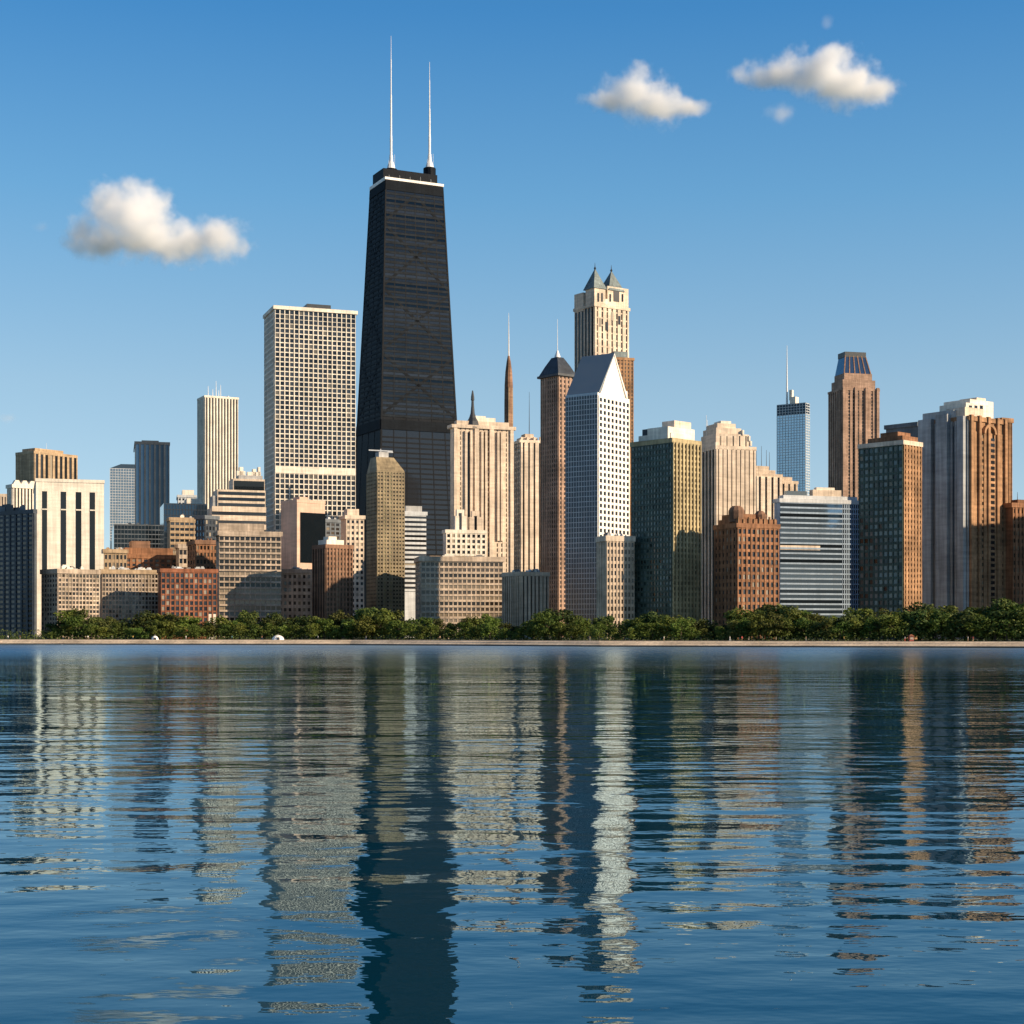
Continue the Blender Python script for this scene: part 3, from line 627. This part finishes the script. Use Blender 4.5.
b = Bld('deco_tower', 'white stepped tower with a shaded grey flank behind the rust brick block', 699.5, 716, 755.5, 447, 780, 'cream', r=.85)
b.strips('f', 9, .22, 'g_warm', m=0, pd=.4); b.strips('s', 5, .66, 'g_black', pd=.6)  # broad black strips on the side stand in for the flank's shade
b.part('upper_storey', 'cream', .02, .86, .05, .95, 447, 434); b.part('upper_storey', 'cream', .05, .68, .1, .9, 434, 428); b.part('crest', 'cream', .10, .56, .15, .8, 428, 423.5); b.part('crest', 'white', .2, .46, .18, .6, 423.5, 421)
for u in (.14, .3, .46, .62, .78): b.part('window_strip', 'g_warm', u-.012, u+.012, .044, .06, 446, 436)
for u, y in ((.02, 442), (.9, 441), (.7, 430), (.86, 436)): b.part('finial', 'white', u-.02, u+.02, .02, .1, y+4, y)
b.pole('antenna', 'paleMetal', .05, .7, 436, 415, .2, .08); b.pole('antenna', 'paleMetal', .12, .8, 436, 420, .2, .08)
b.cap('cream', .8, .4); b.done(); front(700, 716, 'the white stepped tower')
b = Bld('deco_tower', 'beige tower with dark vertical slots and roof aerials behind the rust brick block', 753, 756, 781, 475, 1000, 'cream', th=24, yb=560)
b.strips('f', 4, .36, 'g_black', pd=.9); b.part('upper_storey', 'beige', 0, .8, .1, .9, 475, 470); b.part('upper_storey', 'beige', .0, .55, .15, .8, 470, 466)
for u, y in ((.1, 449), (.3, 446), (.5, 450), (.62, 452)): b.pole('antenna', 'darkmetal', u, .4, 468, y, .2, .1)
b.cap('beige', 1, .8); b.done()
b = Bld('deco_tower', 'low beige shoulder block beside the slotted beige tower', 778, 780, 797, 482, 1020, 'beige', th=24, yb=530)
b.strips('f', 3, .36, 'g_dark', pd=.8); b.part('upper_storey', 'beige', .05, .75, .1, .8, 482, 477); b.cap(); b.done()
b = Bld('brick_tower', 'rust brick block with rooftop turrets and a shaded flank', 715, 737, 778.5, 525, 640, 'rust', r=.8)
b.grid('f', 9, 15, .6, .62, 'g_dark', pd=.5, sd=.3); b.grid('s', 6, 15, .42, .5, 'g_dark', pd=.4)
b.part('upper_storey', 'rust', .02, .98, .03, .9, 525, 519); b.part('upper_storey', 'rust', .06, .5, .1, .8, 519, 514)
b.pole('turret', 'brown', .12, .25, 520, 506, 3.2, 1.6, [(b.z(510), 3.2), (b.z(507), 2.6)]); b.pole('turret', 'brown', .72, .3, 520, 511, 2.6, 1.2, [(b.z(513), 2.6)])
for k in range(8): b.part('finial', 'orange', .03+.125*k, .055+.125*k, .0, .05, 526, 517+2*(k % 2))
b.cap('rust', .8, .6); b.clutter(6, 21, ('rust', 'brown', 'tan'), 3.5); b.done(); front(716, 778, 'the rust brick block')

# ---- right
b = Bld('glass_block', 'broad blue glass block of white horizontal bands', 777, 780, 859.5, 500, 760, 'bluepanel', th=18)
b.bands('f', 27, .66, 'g_blue', n=0, sd=.3, a1=.78); b.bands('f', 27, .74, 'g_night', n=8, sd=.35, a0=.78)
b.part('blank_band', 'cream', .0, .5, -.012, .02, 549, 545.5)
b.part('upper_storey', 'steel', .05, .98, .1, .9, 500, 496); b.part('penthouse', 'g_grey', .1, .35, .2, .7, 496, 491); b.part('penthouse', 'cream', .42, .78, .15, .7, 496, 490); b.part('penthouse', 'white', .47, .7, .2, .6, 490, 487.5)
b.cap('steel', .8, .5); b.clutter(6, 22, ('steel', 'grey', 'white'), 3); b.done(); front(778, 859, 'the blue banded glass block')
b = Bld('glass_tower', 'slender pale blue glass tower with a white roof mast', 777, 805.5, 809.5, 402.5, 1900, 'g_pale', r=3.2, yb=510)
b.curtain('s', 10, 40, .3, .25, .6); b.curtain('f', 2, 40, .3, .25, .6); b.part('crown_band', 'g_blue', -.02, 1.02, -.005, 1.0, 414, 403)
b.part('penthouse', 'white', .0, .8, .35, .55, 402, 397); b.part('penthouse', 'white', .2, .6, .5, .6, 397, 390)
b.pole('antenna', 'paleMetal', .5, .72, 402, 345.5, 1.3, .25, [(b.z(380), .9)]); b.done(None, 'steel')
b = Bld('crowned_tower', 'rose granite tower with a dark flaring glass crown', 829, 842, 878.5, 389, 1500, 'rose', r=.75, yb=520)
b.strips('f', 8, .4, 'g_warm', m=34, pd=.8, sd=.3, z0=510); b.strips('s', 6, .4, 'g_dark', pd=.8, z0=510)
for u in (.0, .33, .62, .93): b.fb(b.trim, 'f', u*b.W, (u+.07)*b.W, 0, b.H+2, -.1, 2.2)
b.part('upper_storey', 'rose', .04, .93, .05, .92, 389, 380); b.part('upper_storey', 'rose', .1, .86, .1, .86, 380, 373.5)
W, P = b.W, b.P
MB().frust(W*.1, W*.84, P*.12, P*.84, b.z(373.5), W*.18, W*.72, P*.24, P*.74, b.z(353)).build('glass_crown', 'g_ink', b.o)
for k in range(6):
    q = MB(); u0, u1 = .1+.74*k/5, .18+.54*k/5
    q.hexa([(u0*W-.5, P*.12-.4, b.z(373.5)), (u0*W+.5, P*.12-.4, b.z(373.5)), (u0*W+.5, P*.13, b.z(373.5)), (u0*W-.5, P*.13, b.z(373.5))],
           [(u1*W-.5, P*.24-.4, b.z(353)), (u1*W+.5, P*.24-.4, b.z(353)), (u1*W+.5, P*.25, b.z(353)), (u1*W-.5, P*.25, b.z(353))]); q.build('crown_rib', 'umber', b.o)
b.part('crown_cap', 'darkmetal', .16, .74, .22, .76, 353, 352); b.cap('rose', 1, 1); b.done()
b = Bld('green_tower', 'dark green glass tower with a narrow sunlit beige side and brown penthouse', 859.5, 903, 921, 442, 640, 'tan', r=1.6)
b.strips('f', 6, .36, 'g_warm', m=36, pd=.5, sd=.3); b.grid('s', 9, 28, .74, .6, 'g_green', pd=.4, sd=.25)
b.part('penthouse', 'rust', .1, .95, .05, .85, 442, 436.5); b.part('penthouse', 'rust', .2, .9, .2, .6, 436.5, 432.5)
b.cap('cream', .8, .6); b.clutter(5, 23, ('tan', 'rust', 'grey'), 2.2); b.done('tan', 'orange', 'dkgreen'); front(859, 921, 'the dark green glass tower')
b = Bld('slab_tower', 'dark slab rising behind the dark green tower with a white stair head', 886, 917, 930, 424, 760, 'slate', r=1.6)
b.strips('f', 4, .5, 'g_dark'); b.part('stair_head', 'cream', .05, 1.0, -.02, .5, 432, 423); b.cap('slate'); b.done()
b = Bld('corner_tower', 'tallest orange brick corner tower with a long grey finned flank and white penthouses', 921, 969, 1005, 418, 680, 'orange', r=1.0)
b.grid('f', 7, 34, .42, .55, 'g_warm', pd=.5, sd=.25, z1=432); b.strips('s', 12, .5, 'g_ink', m=0, pd=.9)
W, P = b.W, b.P
for v0, v1, y in ((.03, .16, 416), (.36, .60, 414), (.70, .97, 419)): b.part('flank_slab', 'slatebluegrey', -.12, 0.0, v0, v1, 640, y)
for u in (.0, .22, .47, .72, .94): b.fb(b.trim, 'f', u*W, (u+.06)*W, 0, b.H+1.4, -.1, 1.3)
b.add_win(('window_recess', 'g_black', 'f', round(W*.13, 2), round(b.z(436)-b.z(615), 2)), (W*.61, (b.z(436)+b.z(615))/2, -.6))
for k in range(30): b.fb(b.trim, 'f', W*.545, W*.675, b.z(440+k*5.8)-.5, b.z(440+k*5.8)+.5, -.1, .9)
q = MB(); K = 14
for k in range(K):
    t0, t1 = math.pi*k/K, math.pi*(k+1)/K; r0, r1 = W*.17, W*.125; zc = b.z(432); uc = W*.52
    lo = [(uc+r1*math.cos(t0), -1.5, zc+r1*math.sin(t0)), (uc+r0*math.cos(t0), -1.5, zc+r0*math.sin(t0)), (uc+r0*math.cos(t1), -1.5, zc+r0*math.sin(t1)), (uc+r1*math.cos(t1), -1.5, zc+r1*math.sin(t1))]
    q.hexa(lo, [(x, .1, z) for x, y, z in lo])
q.build('arch', 'orange', b.o)
b.part('penthouse', 'grey', -.02, .5, .3, .95, 418, 411); b.part('penthouse', 'cream', .05, .55, .12, .5, 418, 408); b.part('penthouse', 'white', .12, .75, .15, .7, 411, 404); b.part('penthouse', 'white', .3, .95, .2, .75, 411, 400.5); b.part('penthouse', 'cream', .55, .8, .25, .6, 400.5, 398)
for u in (.2, .35, .5): b.part('penthouse_window', 'g_black', u, u+.08, .145, .2, 409.5, 405.5)
b.cap('orange', 1.0, .6); b.clutter(7, 24, ('white', 'cream', 'grey'), 3); b.done('orange', 'orange', 'slatebluegrey'); front(921, 985, 'the orange brick corner tower')
b = Bld('brick_tower', 'narrow orange brick shoulder tower joined to the corner tower', 1000, 1002, 1011.5, 420, 700, 'orange', th=30)
b.strips('f', 4, .42, 'g_warm', m=36, pd=.5); b.cap('orange'); b.done()
b = Bld('brick_block', 'orange brick block cut by the frame edge below the corner tower', 1009, 1012, 1050, 505, 690, 'rust', th=26)
b.grid('f', 10, 18, .45, .55, 'g_warm', pd=.5); b.cap('rust'); b.part('penthouse', 'rust', .2, .8, .2, .8, 505, 500); b.pole('antenna', 'darkmetal', .22, .3, 502, 492, .2); b.done(); front(985, 1060, 'the orange brick block by the frame edge')

# ---- three unseen towers added past the frame to shade what stands here
for px0, px1, yt, D, nm in ((1318, 1480, 372, 620, 'tall unseen brick tower added for shade beyond the orange brick block'), (1235, 1300, 528, 500, 'lower unseen brick tower added for shade nearest the lake shore'), (1345, 1420, 505, 478, 'middle unseen brick tower of the three added for shade past the frame')):
    b = Bld('brick_tower', nm, px0, px0+30, px1, yt, D, 'rust', th=45); b.strips('f', 8, .45, 'g_warm', m=20); b.strips('s', 5, .45, 'g_warm', m=20); b.cap(); b.clutter(3, px0); b.done()

# ---- pieces that belong to a part go under it
def st(o): return o.name.split('.')[0]
UNDER = {'penthouse_window': ('penthouse',), 'finial': ('turret', 'mansard_roof'), 'deck_glazing': ('deck',), 'crown_rib': ('glass_crown',), 'crown_cap': ('glass_crown',), 'spire_roof': ('turret',), 'roof_crane': ('penthouse',), 'mast': ('shaft',)}
for root in [o for o in COL.objects if o.get('category')]:
    kids = [c for c in COL.objects if c.parent is root]
    plinths = [c for c in kids if st(c) == 'antenna_plinth']
    for c in kids:
        if plinths and st(c) == 'antenna': c.parent = plinths.pop(0); continue
        tgt = [k for k in kids if st(k) in UNDER.get(st(c), ())]
        if tgt:
            ctr = lambda o: sum((Vector(q) for q in o.bound_box), Vector())/8
            c.parent = min(tgt, key=lambda k: (ctr(k)-ctr(c)).length)

# ------------------------------------------------------------------ trees
def leaf_mat(name, c1, c2):
    m, t, b = newmat(name)
    oi = N(t, 'ShaderNodeObjectInfo'); g = N(t, 'ShaderNodeNewGeometry')
    rnd = g.outputs['Random Per Island']
    col = mixc(t, rnd, c1, c2)
    hsv = N(t, 'ShaderNodeHueSaturation'); t.links.new(col, hsv.inputs['Color'])
    t.links.new(mapr(t, oi.outputs['Random'], 0, 1, .455, .525), hsv.inputs['Hue']); t.links.new(mapr(t, math_(t, 'FRACT', math_(t, 'MULTIPLY', oi.outputs['Random'], 7.31)), 0, 1, .65, 1.25), hsv.inputs['Value'])
    t.links.new(hsv.outputs[0], b.inputs['Base Color']); b.inputs['Roughness'].default_value = .7; b.inputs['Specular IOR Level'].default_value = .25
    tr = N(t, 'ShaderNodeBsdfTranslucent'); t.links.new(hsv.outputs[0], tr.inputs[0])
    mx = N(t, 'ShaderNodeMixShader'); mx.inputs[0].default_value = .3; t.links.new(b.outputs[0], mx.inputs[1]); t.links.new(tr.outputs[0], mx.inputs[2])
    t.links.new(mx.outputs[0], t.nodes['Material Output'].inputs['Surface']); return m
M['leaf'] = leaf_mat('leaf_green', (.072, .125, .02), (.15, .19, .036)); M['leafdark'] = leaf_mat('leaf_dark_green', (.045, .08, .02), (.11, .135, .032))
M['bark'] = plain_mat('bark', (.09, .065, .045), .9)
def crown_mesh(seed, nleaf=1500):                            # unit crown: height 1, spread about 1
    rg = np.random.default_rng(seed)
    nl = 11; lobes = []
    for i in range(nl):
        an = rg.uniform(0, 2*math.pi); rad = rg.uniform(.05, .36); zc = rg.uniform(.22, .82); rad *= 1.1-.7*abs(zc-.42)
        lobes.append((rad*math.cos(an), rad*math.sin(an), zc, rg.uniform(.12, .22)))
    lobes += [(0, 0, .5, .24), (0, 0, .8, .15), (.15, -.1, .28, .17), (-.2, .05, .25, .16)]
    v = []; f = []
    for i in range(nleaf):
        L = lobes[rg.integers(len(lobes))]
        d = rg.normal(size=3); d /= np.linalg.norm(d); r = L[3]*rg.uniform(.35, 1.08)**.6
        p = np.array(L[:3])+d*r*np.array([1, 1, .85])
        if p[2] < .06: continue
        nrm = d*.7+rg.normal(size=3)*.6+np.array([0, 0, .25]); nrm /= np.linalg.norm(nrm)
        t = np.cross(nrm, rg.normal(size=3)); t /= np.linalg.norm(t); bb = np.cross(nrm, t)
        s = rg.uniform(.018, .036); k = len(v)
        for a_, b_ in ((-1, -.6), (.3, -1), (1, .5), (-.2, 1)): v.append(tuple(p+t*a_*s+bb*b_*s))
        f.append((k, k+1, k+2, k+3))
    zm = max(q[2] for q in v); v = [(q[0], q[1], q[2]/zm) for q in v]
    me = bpy.data.meshes.new('crown'); me.from_pydata(v, [], f); me.update(); return me
def trunk_mesh(seed):
    rg = random.Random(seed); mb = MB()
    def limb(p0, p1, r0, r1, n=6):
        p0, p1 = Vector(p0), Vector(p1); q = (p1-p0).to_track_quat('Z', 'Y')
        ring = lambda p, r: [tuple(p+q @ Vector((r*math.cos(2*math.pi*i/n), r*math.sin(2*math.pi*i/n), 0))) for i in range(n)]
        mb.hexa(ring(p0, r0), ring(p1, r1))
    limb((0, 0, -.03), (.01, 0, .22), .03, .022); limb((.01, 0, .21), (.0, .02, .55), .022, .010)
    for k in range(6):
        a_ = k*1.05+rg.random(); z = rg.uniform(.2, .42); limb((.005, 0, z), (.26*math.cos(a_), .26*math.sin(a_), z+rg.uniform(.18, .3)), .012, .004)
    me = bpy.data.meshes.new('trunk'); me.from_pydata(mb.v, [], mb.f); me.update(); me.materials.append(M['bark']); return me
crowns = [crown_mesh(s) for s in range(7)]; trunks = [trunk_mesh(s) for s in range(4)]
TOPS = [(-20, 630), (48, 630), (52, 622), (75, 607), (95, 613), (130, 621), (145, 613), (165, 611), (182, 617), (205, 622), (222, 616), (250, 612), (290, 611), (345, 613), (380, 609), (405, 609), (430, 617), (452, 622), (480, 613), (500, 614), (516, 624), (530, 616), (547, 608), (575, 613), (600, 618), (625, 619), (645, 615), (668, 611), (692, 613), (708, 622), (725, 622), (742, 609), (770, 602), (790, 609), (830, 609), (862, 608), (890, 610), (920, 604), (950, 607), (990, 602), (1015, 599), (1060, 600)]
def top_at(px): return float(np.interp(px, [p for p, _ in TOPS], [t for _, t in TOPS]))
rt = random.Random(11); trees = []
def tree(px, d, ytop, spread, mat):
    D = shore(px)+d; h = zpx(ytop-0.5, D)-GZ
    if h < 3: return
    o = empty('tree', (tx(px)*D, D, GZ+.02), rt.uniform(0, 6.28)); o.scale = (h*spread, h*spread, h)
    c = bpy.data.objects.new('crown', rt.choice(crowns)); COL.objects.link(c); c.parent = o
    if not c.data.materials: c.data.materials.append(M['leaf'])
    c.material_slots[0].link = 'OBJECT'; c.material_slots[0].material = M[mat]
    t = bpy.data.objects.new('trunk', rt.choice(trunks)); COL.objects.link(t); t.parent = o
    trees.append((px, d, h, spread, mat, o))
px = 52.0
while px < 1035:                                            # back row sets the skyline of the trees
    y = top_at(px)+rt.uniform(-3, 7); tree(px, rt.uniform(34, 46), y, rt.uniform(1.05, 1.6), 'leafdark' if rt.random() < .5 else 'leaf'); px += rt.uniform(9, 15)
px = 54.0
while px < 1035:
    y = top_at(px)+rt.uniform(3, 14); tree(px, rt.uniform(21, 28), min(y, 628), rt.uniform(1.15, 1.6), 'leafdark' if px > 700 and rt.random() < .5 else 'leaf'); px += rt.uniform(10, 17)  # darker leaves mixed in towards the right paint the shade on those trees
def phrase(px):
    for x0, x1, p in FRONT:
        if x0 <= px < x1: return p
    return 'the low buildings'
groups = {}
for t in trees:
    groups.setdefault((phrase(t[0]), t[1] > 30), []).append(t)
ORD = ['first', 'second', 'third', 'fourth', 'fifth', 'sixth', 'seventh', 'eighth', 'ninth', 'tenth']
for (ph, back), L in groups.items():
    L.sort(key=lambda t: t[0])
    for i, t in enumerate(L):
        kind = 'tall back-row tree' if back else 'low path-side tree'
        where = '' if len(L) == 1 else (', leftmost' if i == 0 else ', rightmost' if i == len(L)-1 else ', '+ORD[i]+' from left')
        tag(t[5], f'{kind} before {ph}{where}', 'tree', 'trees along the lakefront')
# undergrowth that closes the foot of the tree belt
mb = MB(); rg = np.random.default_rng(5)
for i in range(14000):
    px = rg.uniform(-30, 1060); d = rg.uniform(18, 34); D = shore(px)+d
    p = np.array([tx(px)*D, D, GZ+abs(rg.normal())*1.6+.1]); nrm = rg.normal(size=3); nrm /= np.linalg.norm(nrm); t = np.cross(nrm, rg.normal(size=3)); t /= np.linalg.norm(t); bb = np.cross(nrm, t)
    s = rg.uniform(.2, .45); k = len(mb.v); mb.v += [tuple(p-t*s), tuple(p-bb*s*.7), tuple(p+t*s), tuple(p+bb*s*.7)]; mb.f.append((k, k+1, k+2, k+3))
tag(mb.build('undergrowth', 'leafdark'), 'dark low undergrowth along the foot of the lakefront trees', 'undergrowth', kind='stuff')

# ------------------------------------------------------------------ small things on the path
def dome_tent(px, d, wid, hgt, label):
    D = shore(px)+d; o = empty('tent', (tx(px)*D, D, GZ), .2); tag(o, label, 'tent')
    mb = MB(); n = 14; rings = 5
    prof = [(math.sin(math.pi/2*k/rings), math.cos(math.pi/2*k/rings)) for k in range(rings+1)]
    mb.tube(0, 0, [(hgt*s_, max(wid/2*c_, .05)) for s_, c_ in prof], n); mb.build('canopy', 'pure', o)
    MB().box(-.5, .5, -wid/2*.99, -wid/2*.7, .02, hgt*.55).build('doorway', 'darkmetal', o)
    MB().tube(0, 0, [(hgt, .06), (hgt+.5, .03)], 6).build('finial', 'paleMetal', o)
dome_tent(155, 9, 2.8, 1.6, 'small white domed tent on the path before the low beige gridded block')
dome_tent(278, 9, 4.8, 1.9, 'wider flat white domed tent on the path before the broad beige slab')
def kiosk(px, d):
    D = shore(px)+d; o = empty('kiosk', (tx(px)*D, D, GZ), .15); tag(o, 'small red kiosk on the path under dark trees', 'kiosk')
    o.scale = (.75, .75, .75); red = plain_mat('red_paint', (.22, .04, .03), .6)
    MB().box(-1, 1, -.8, .8, 0, 2.3).build('wall', red, o); MB().frust(-1.3, 1.3, -1.1, 1.1, 2.3, -.3, .3, -.2, .2, 3.1).build('roof', 'brick', o)
    MB().box(-.7, .7, -.86, -.79, 1.1, 1.9).build('window', 'g_dark', o); MB().box(-.9, .9, -1.15, -.82, 1.0, 1.1).build('counter', 'pure', o)
kiosk(911, 13)
def person_mesh(seed):
    rg = random.Random(seed); st = rg.uniform(.08, .22)
    V = [(0,0,.95),(0,0,1.15),(0,0,1.38),(0,-.01,1.50),(0,-.02,1.62),(0,-.02,1.72), (.1,0,.90),(.11,-st,.5),(.11,-st*.7,.07),(.11,-st*.7-.16,.03), (-.1,0,.90),(-.11,st*.6,.5),(-.11,st*1.3,.07),(-.11,st*1.3-.16,.03),
         (.19,0,1.40),(.24,.06,1.13),(.25,-.06,.9),(-.19,0,1.40),(-.24,-.05,1.13),(-.25,-.14,.92)]
    E = [(0,1),(1,2),(2,3),(3,4),(4,5),(0,6),(6,7),(7,8),(8,9),(0,10),(10,11),(11,12),(12,13),(2,14),(14,15),(15,16),(2,17),(17,18),(18,19)]
    RD = [.15,.14,.16,.06,.10,.08,.095,.065,.045,.04,.095,.065,.045,.04,.065,.05,.035,.065,.05,.035]
    me = bpy.data.meshes.new('person'); me.from_pydata(V, E, []); o = bpy.data.objects.new('person', me); COL.objects.link(o)
    md = o.modifiers.new('skin', 'SKIN'); 
    for i, r_ in enumerate(RD): me.skin_vertices[0].data[i].radius = (r_, r_*.8)
    me.skin_vertices[0].data[0].use_root = True
    o.modifiers.new('sub', 'SUBSURF').levels = 1
    dg = bpy.context.evaluated_depsgraph_get(); m2 = bpy.data.meshes.new_from_object(o.evaluated_get(dg)); bpy.data.objects.remove(o)
    return m2
skins = plain_mat('skin', (.45, .28, .2), .6)
cloth = {n_: plain_mat(n_+'_cloth', c_, .85) for n_, c_ in dict(white=(.75, .73, .7), red=(.5, .06, .05), navy=(.03, .05, .12), grey=(.25, .25, .26), black=(.02, .02, .02), yellow=(.6, .42, .08), tan=(.4, .28, .17), teal=(.05, .25, .27)).items()}
pm = []
for s_ in range(3):
    m2 = person_mesh(s_); m2.materials.clear(); [m2.materials.append(skins) for _ in range(3)]
    for p in m2.polygons:
        z = p.center.z; p.material_index = 0 if z > 1.5 or (abs(p.center.x) > .2 and z < 1.2) else 1 if z > .95 else 2
    pm.append(m2)
hair_me = MB().tube(0, 0, [(1.62, .112), (1.70, .118), (1.77, .095), (1.81, .03)], 10); hair_o = hair_me.build('hair', 'black'); hmesh = hair_o.data; bpy.data.objects.remove(hair_o)
folk = [(8, 'white', 'navy'), (20, 'red', 'grey'), (63, 'tan', 'navy'), (88, 'white', 'tan'), (112, 'grey', 'black'), (133, 'yellow', 'navy'), (186, 'white', 'grey'), (232, 'teal', 'black'), (262, 'red', 'navy'), (318, 'white', 'black'), (366, 'grey', 'navy'), (440, 'tan', 'black'), (590, 'yellow', 'grey'), (664, 'white', 'tan'), (730, 'white', 'white'), (742, 'red', 'black'), (806, 'tan', 'grey'), (844, 'yellow', 'black'), (905, 'white', 'red'), (968, 'white', 'tan'), (973, 'red', 'tan')]
for i, (px, top, leg) in enumerate(folk):
    d = rt.uniform(7, 14); D = shore(px)+d
    o = bpy.data.objects.new('person', pm[i % 3]); COL.objects.link(o); o.location = (tx(px)*D, D, GZ+.03); o.rotation_euler = (0, 0, rt.choice((1.4, -1.5, .3, 2.0, -1.9)))
    for k, mt in ((1, cloth[top]), (2, cloth[leg])): o.material_slots[k].link = 'OBJECT'; o.material_slots[k].material = mt
    dup = i and any(p[1:] == (top, leg) for p in folk[:i])
    tag(o, f'person in {top} top and {leg} trousers before {phrase(px)}', 'person', 'people on the lakefront path')
    h = bpy.data.objects.new('hair', hmesh); COL.objects.link(h); h.parent = o; h.location = (0, 0.01, 0)

# ------------------------------------------------------------------ clouds: bodies of scattering air
def cloud(label, D, blobs, dens=.03, seed=0, soft=1.35, nscale=.95, group=None):
    """blobs: (px, py, rx, ry) in picture units at distance D; the density falls off from their centres and is broken by noise."""
    k = D/F
    cx = np.mean([b[0] for b in blobs]); cy = np.mean([b[1] for b in blobs])
    c0 = Vector((tx(cx)*D, D, zpx(cy, D)))
    m = bpy.data.materials.new('cloud_vapour'); m.use_nodes = True; t = m.node_tree; t.nodes.clear()
    out = t.nodes.new('ShaderNodeOutputMaterial')
    tc = t.nodes.new('ShaderNodeTexCoord'); obc = tc.outputs['Object']
    nz = t.nodes.new('ShaderNodeTexNoise'); nz.inputs['Scale'].default_value = nscale/(22*k); nz.inputs['Detail'].default_value = 6; nz.inputs['Roughness'].default_value = .6
    off = N(t, 'ShaderNodeVectorMath', operation='ADD'); off.inputs[1].default_value = (seed*913.7, seed*371.3, 0); t.links.new(obc, off.inputs[0]); t.links.new(off.outputs[0], nz.inputs['Vector'])
    field = None; mb_v = []; mb_f = []
    me_all = []
    for (px, py, rx, ry) in blobs:
        c = Vector(((px-cx)*k, 0, -(py-cy)*k)); rxw, rzw = rx*k, ry*k; ryw = (rx*.6+ry*.4)*k
        s1 = N(t, 'ShaderNodeVectorMath', operation='SUBTRACT'); t.links.new(obc, s1.inputs[0]); s1.inputs[1].default_value = c
        s2 = N(t, 'ShaderNodeVectorMath', operation='DIVIDE'); t.links.new(s1.outputs[0], s2.inputs[0]); s2.inputs[1].default_value = (rxw, ryw, rzw)
        ln = N(t, 'ShaderNodeVectorMath', operation='LENGTH'); t.links.new(s2.outputs[0], ln.inputs[0])
        v = math_(t, 'SUBTRACT', 1.0, ln.outputs['Value'])
        field = v if field is None else math_(t, 'SMOOTH_MAX', field, v, .35)
        me_all.append((c, rxw, ryw, rzw))
    fld = math_(t, 'ADD', field, mapr(t, nz.outputs[0], .22, .78, -.66, .66))
    den = mapr(t, fld, 0.0, soft, 0, dens/k)
    den.node.interpolation_type = 'SMOOTHSTEP'
    vol = t.nodes.new('ShaderNodeVolumePrincipled'); vol.inputs['Color'].default_value = (.991, .9955, 1.0, 1); vol.inputs['Anisotropy'].default_value = .0
    t.links.new(den, vol.inputs['Density']); t.links.new(vol.outputs[0], out.inputs['Volume'])
    # the vapour has a clear skin (its colour comes through a node)
    tr = t.nodes.new('ShaderNodeBsdfTransparent'); rgb = t.nodes.new('ShaderNodeRGB'); rgb.outputs[0].default_value = (1, 1, 1, 1); t.links.new(rgb.outputs[0], tr.inputs[0]); t.links.new(tr.outputs[0], out.inputs['Surface'])
    # one closed hull round all the lumps
    import bmesh
    me = bpy.data.meshes.new('cloud'); bm = bmesh.new()
    for c, rx_, ry_, rz_ in me_all:
        bmesh.ops.create_icosphere(bm, subdivisions=3, radius=1, matrix=Matrix.Translation(c) @ Matrix.Diagonal((rx_*1.32, ry_*1.32, rz_*1.32, 1)))
    bm.to_mesh(me); bm.free()
    o = bpy.data.objects.new('cloud', me); COL.objects.link(o); o.location = c0
    md = o.modifiers.new('r', 'REMESH'); md.mode = 'VOXEL'; md.voxel_size = max(5*k, 2)
    dg = bpy.context.evaluated_depsgraph_get(); m2 = bpy.data.meshes.new_from_object(o.evaluated_get(dg)); o.modifiers.clear(); o.data = m2
    m2.materials.clear(); m2.materials.append(m)
    tag(o, label, 'cloud', group); return o
cloud('largest white cloud, domed with a flat low arm, above the white striped tower', 4200, [(124, 210, 42, 33), (148, 234, 54, 30), (100, 238, 38, 26), (220, 238, 34, 22), (186, 244, 36, 20), (152, 206, 26, 22)], .15, 1)
cloud('small rounded white cloud high above the twin peaked tower', 4600, [(638, 90, 34, 24), (656, 104, 34, 24), (612, 100, 34, 13), (690, 106, 22, 11)], .15, 2)
cloud('long white cloud tapering to one side above the crowned tower', 4800, [(822, 70, 44, 27), (846, 84, 42, 26), (776, 74, 46, 14), (874, 92, 26, 17)], .15, 3)
cloud('faint wisp hanging just under the long tapering cloud', 4700, [(783, 114, 20, 10)], .022, 4, 1.0)
cloud('faint wisp floating above the long tapering cloud', 4800, [(826, 24, 9, 9)], .018, 5, 1.0)
cloud('tiny faint puff low over the white scalloped block', 5200, [(9, 418, 13, 6)], .022, 6, 1.0)
cloud('tiny faint puff beside the largest domed cloud', 4200, [(42, 228, 10, 7)], .015, 7, 1.0)
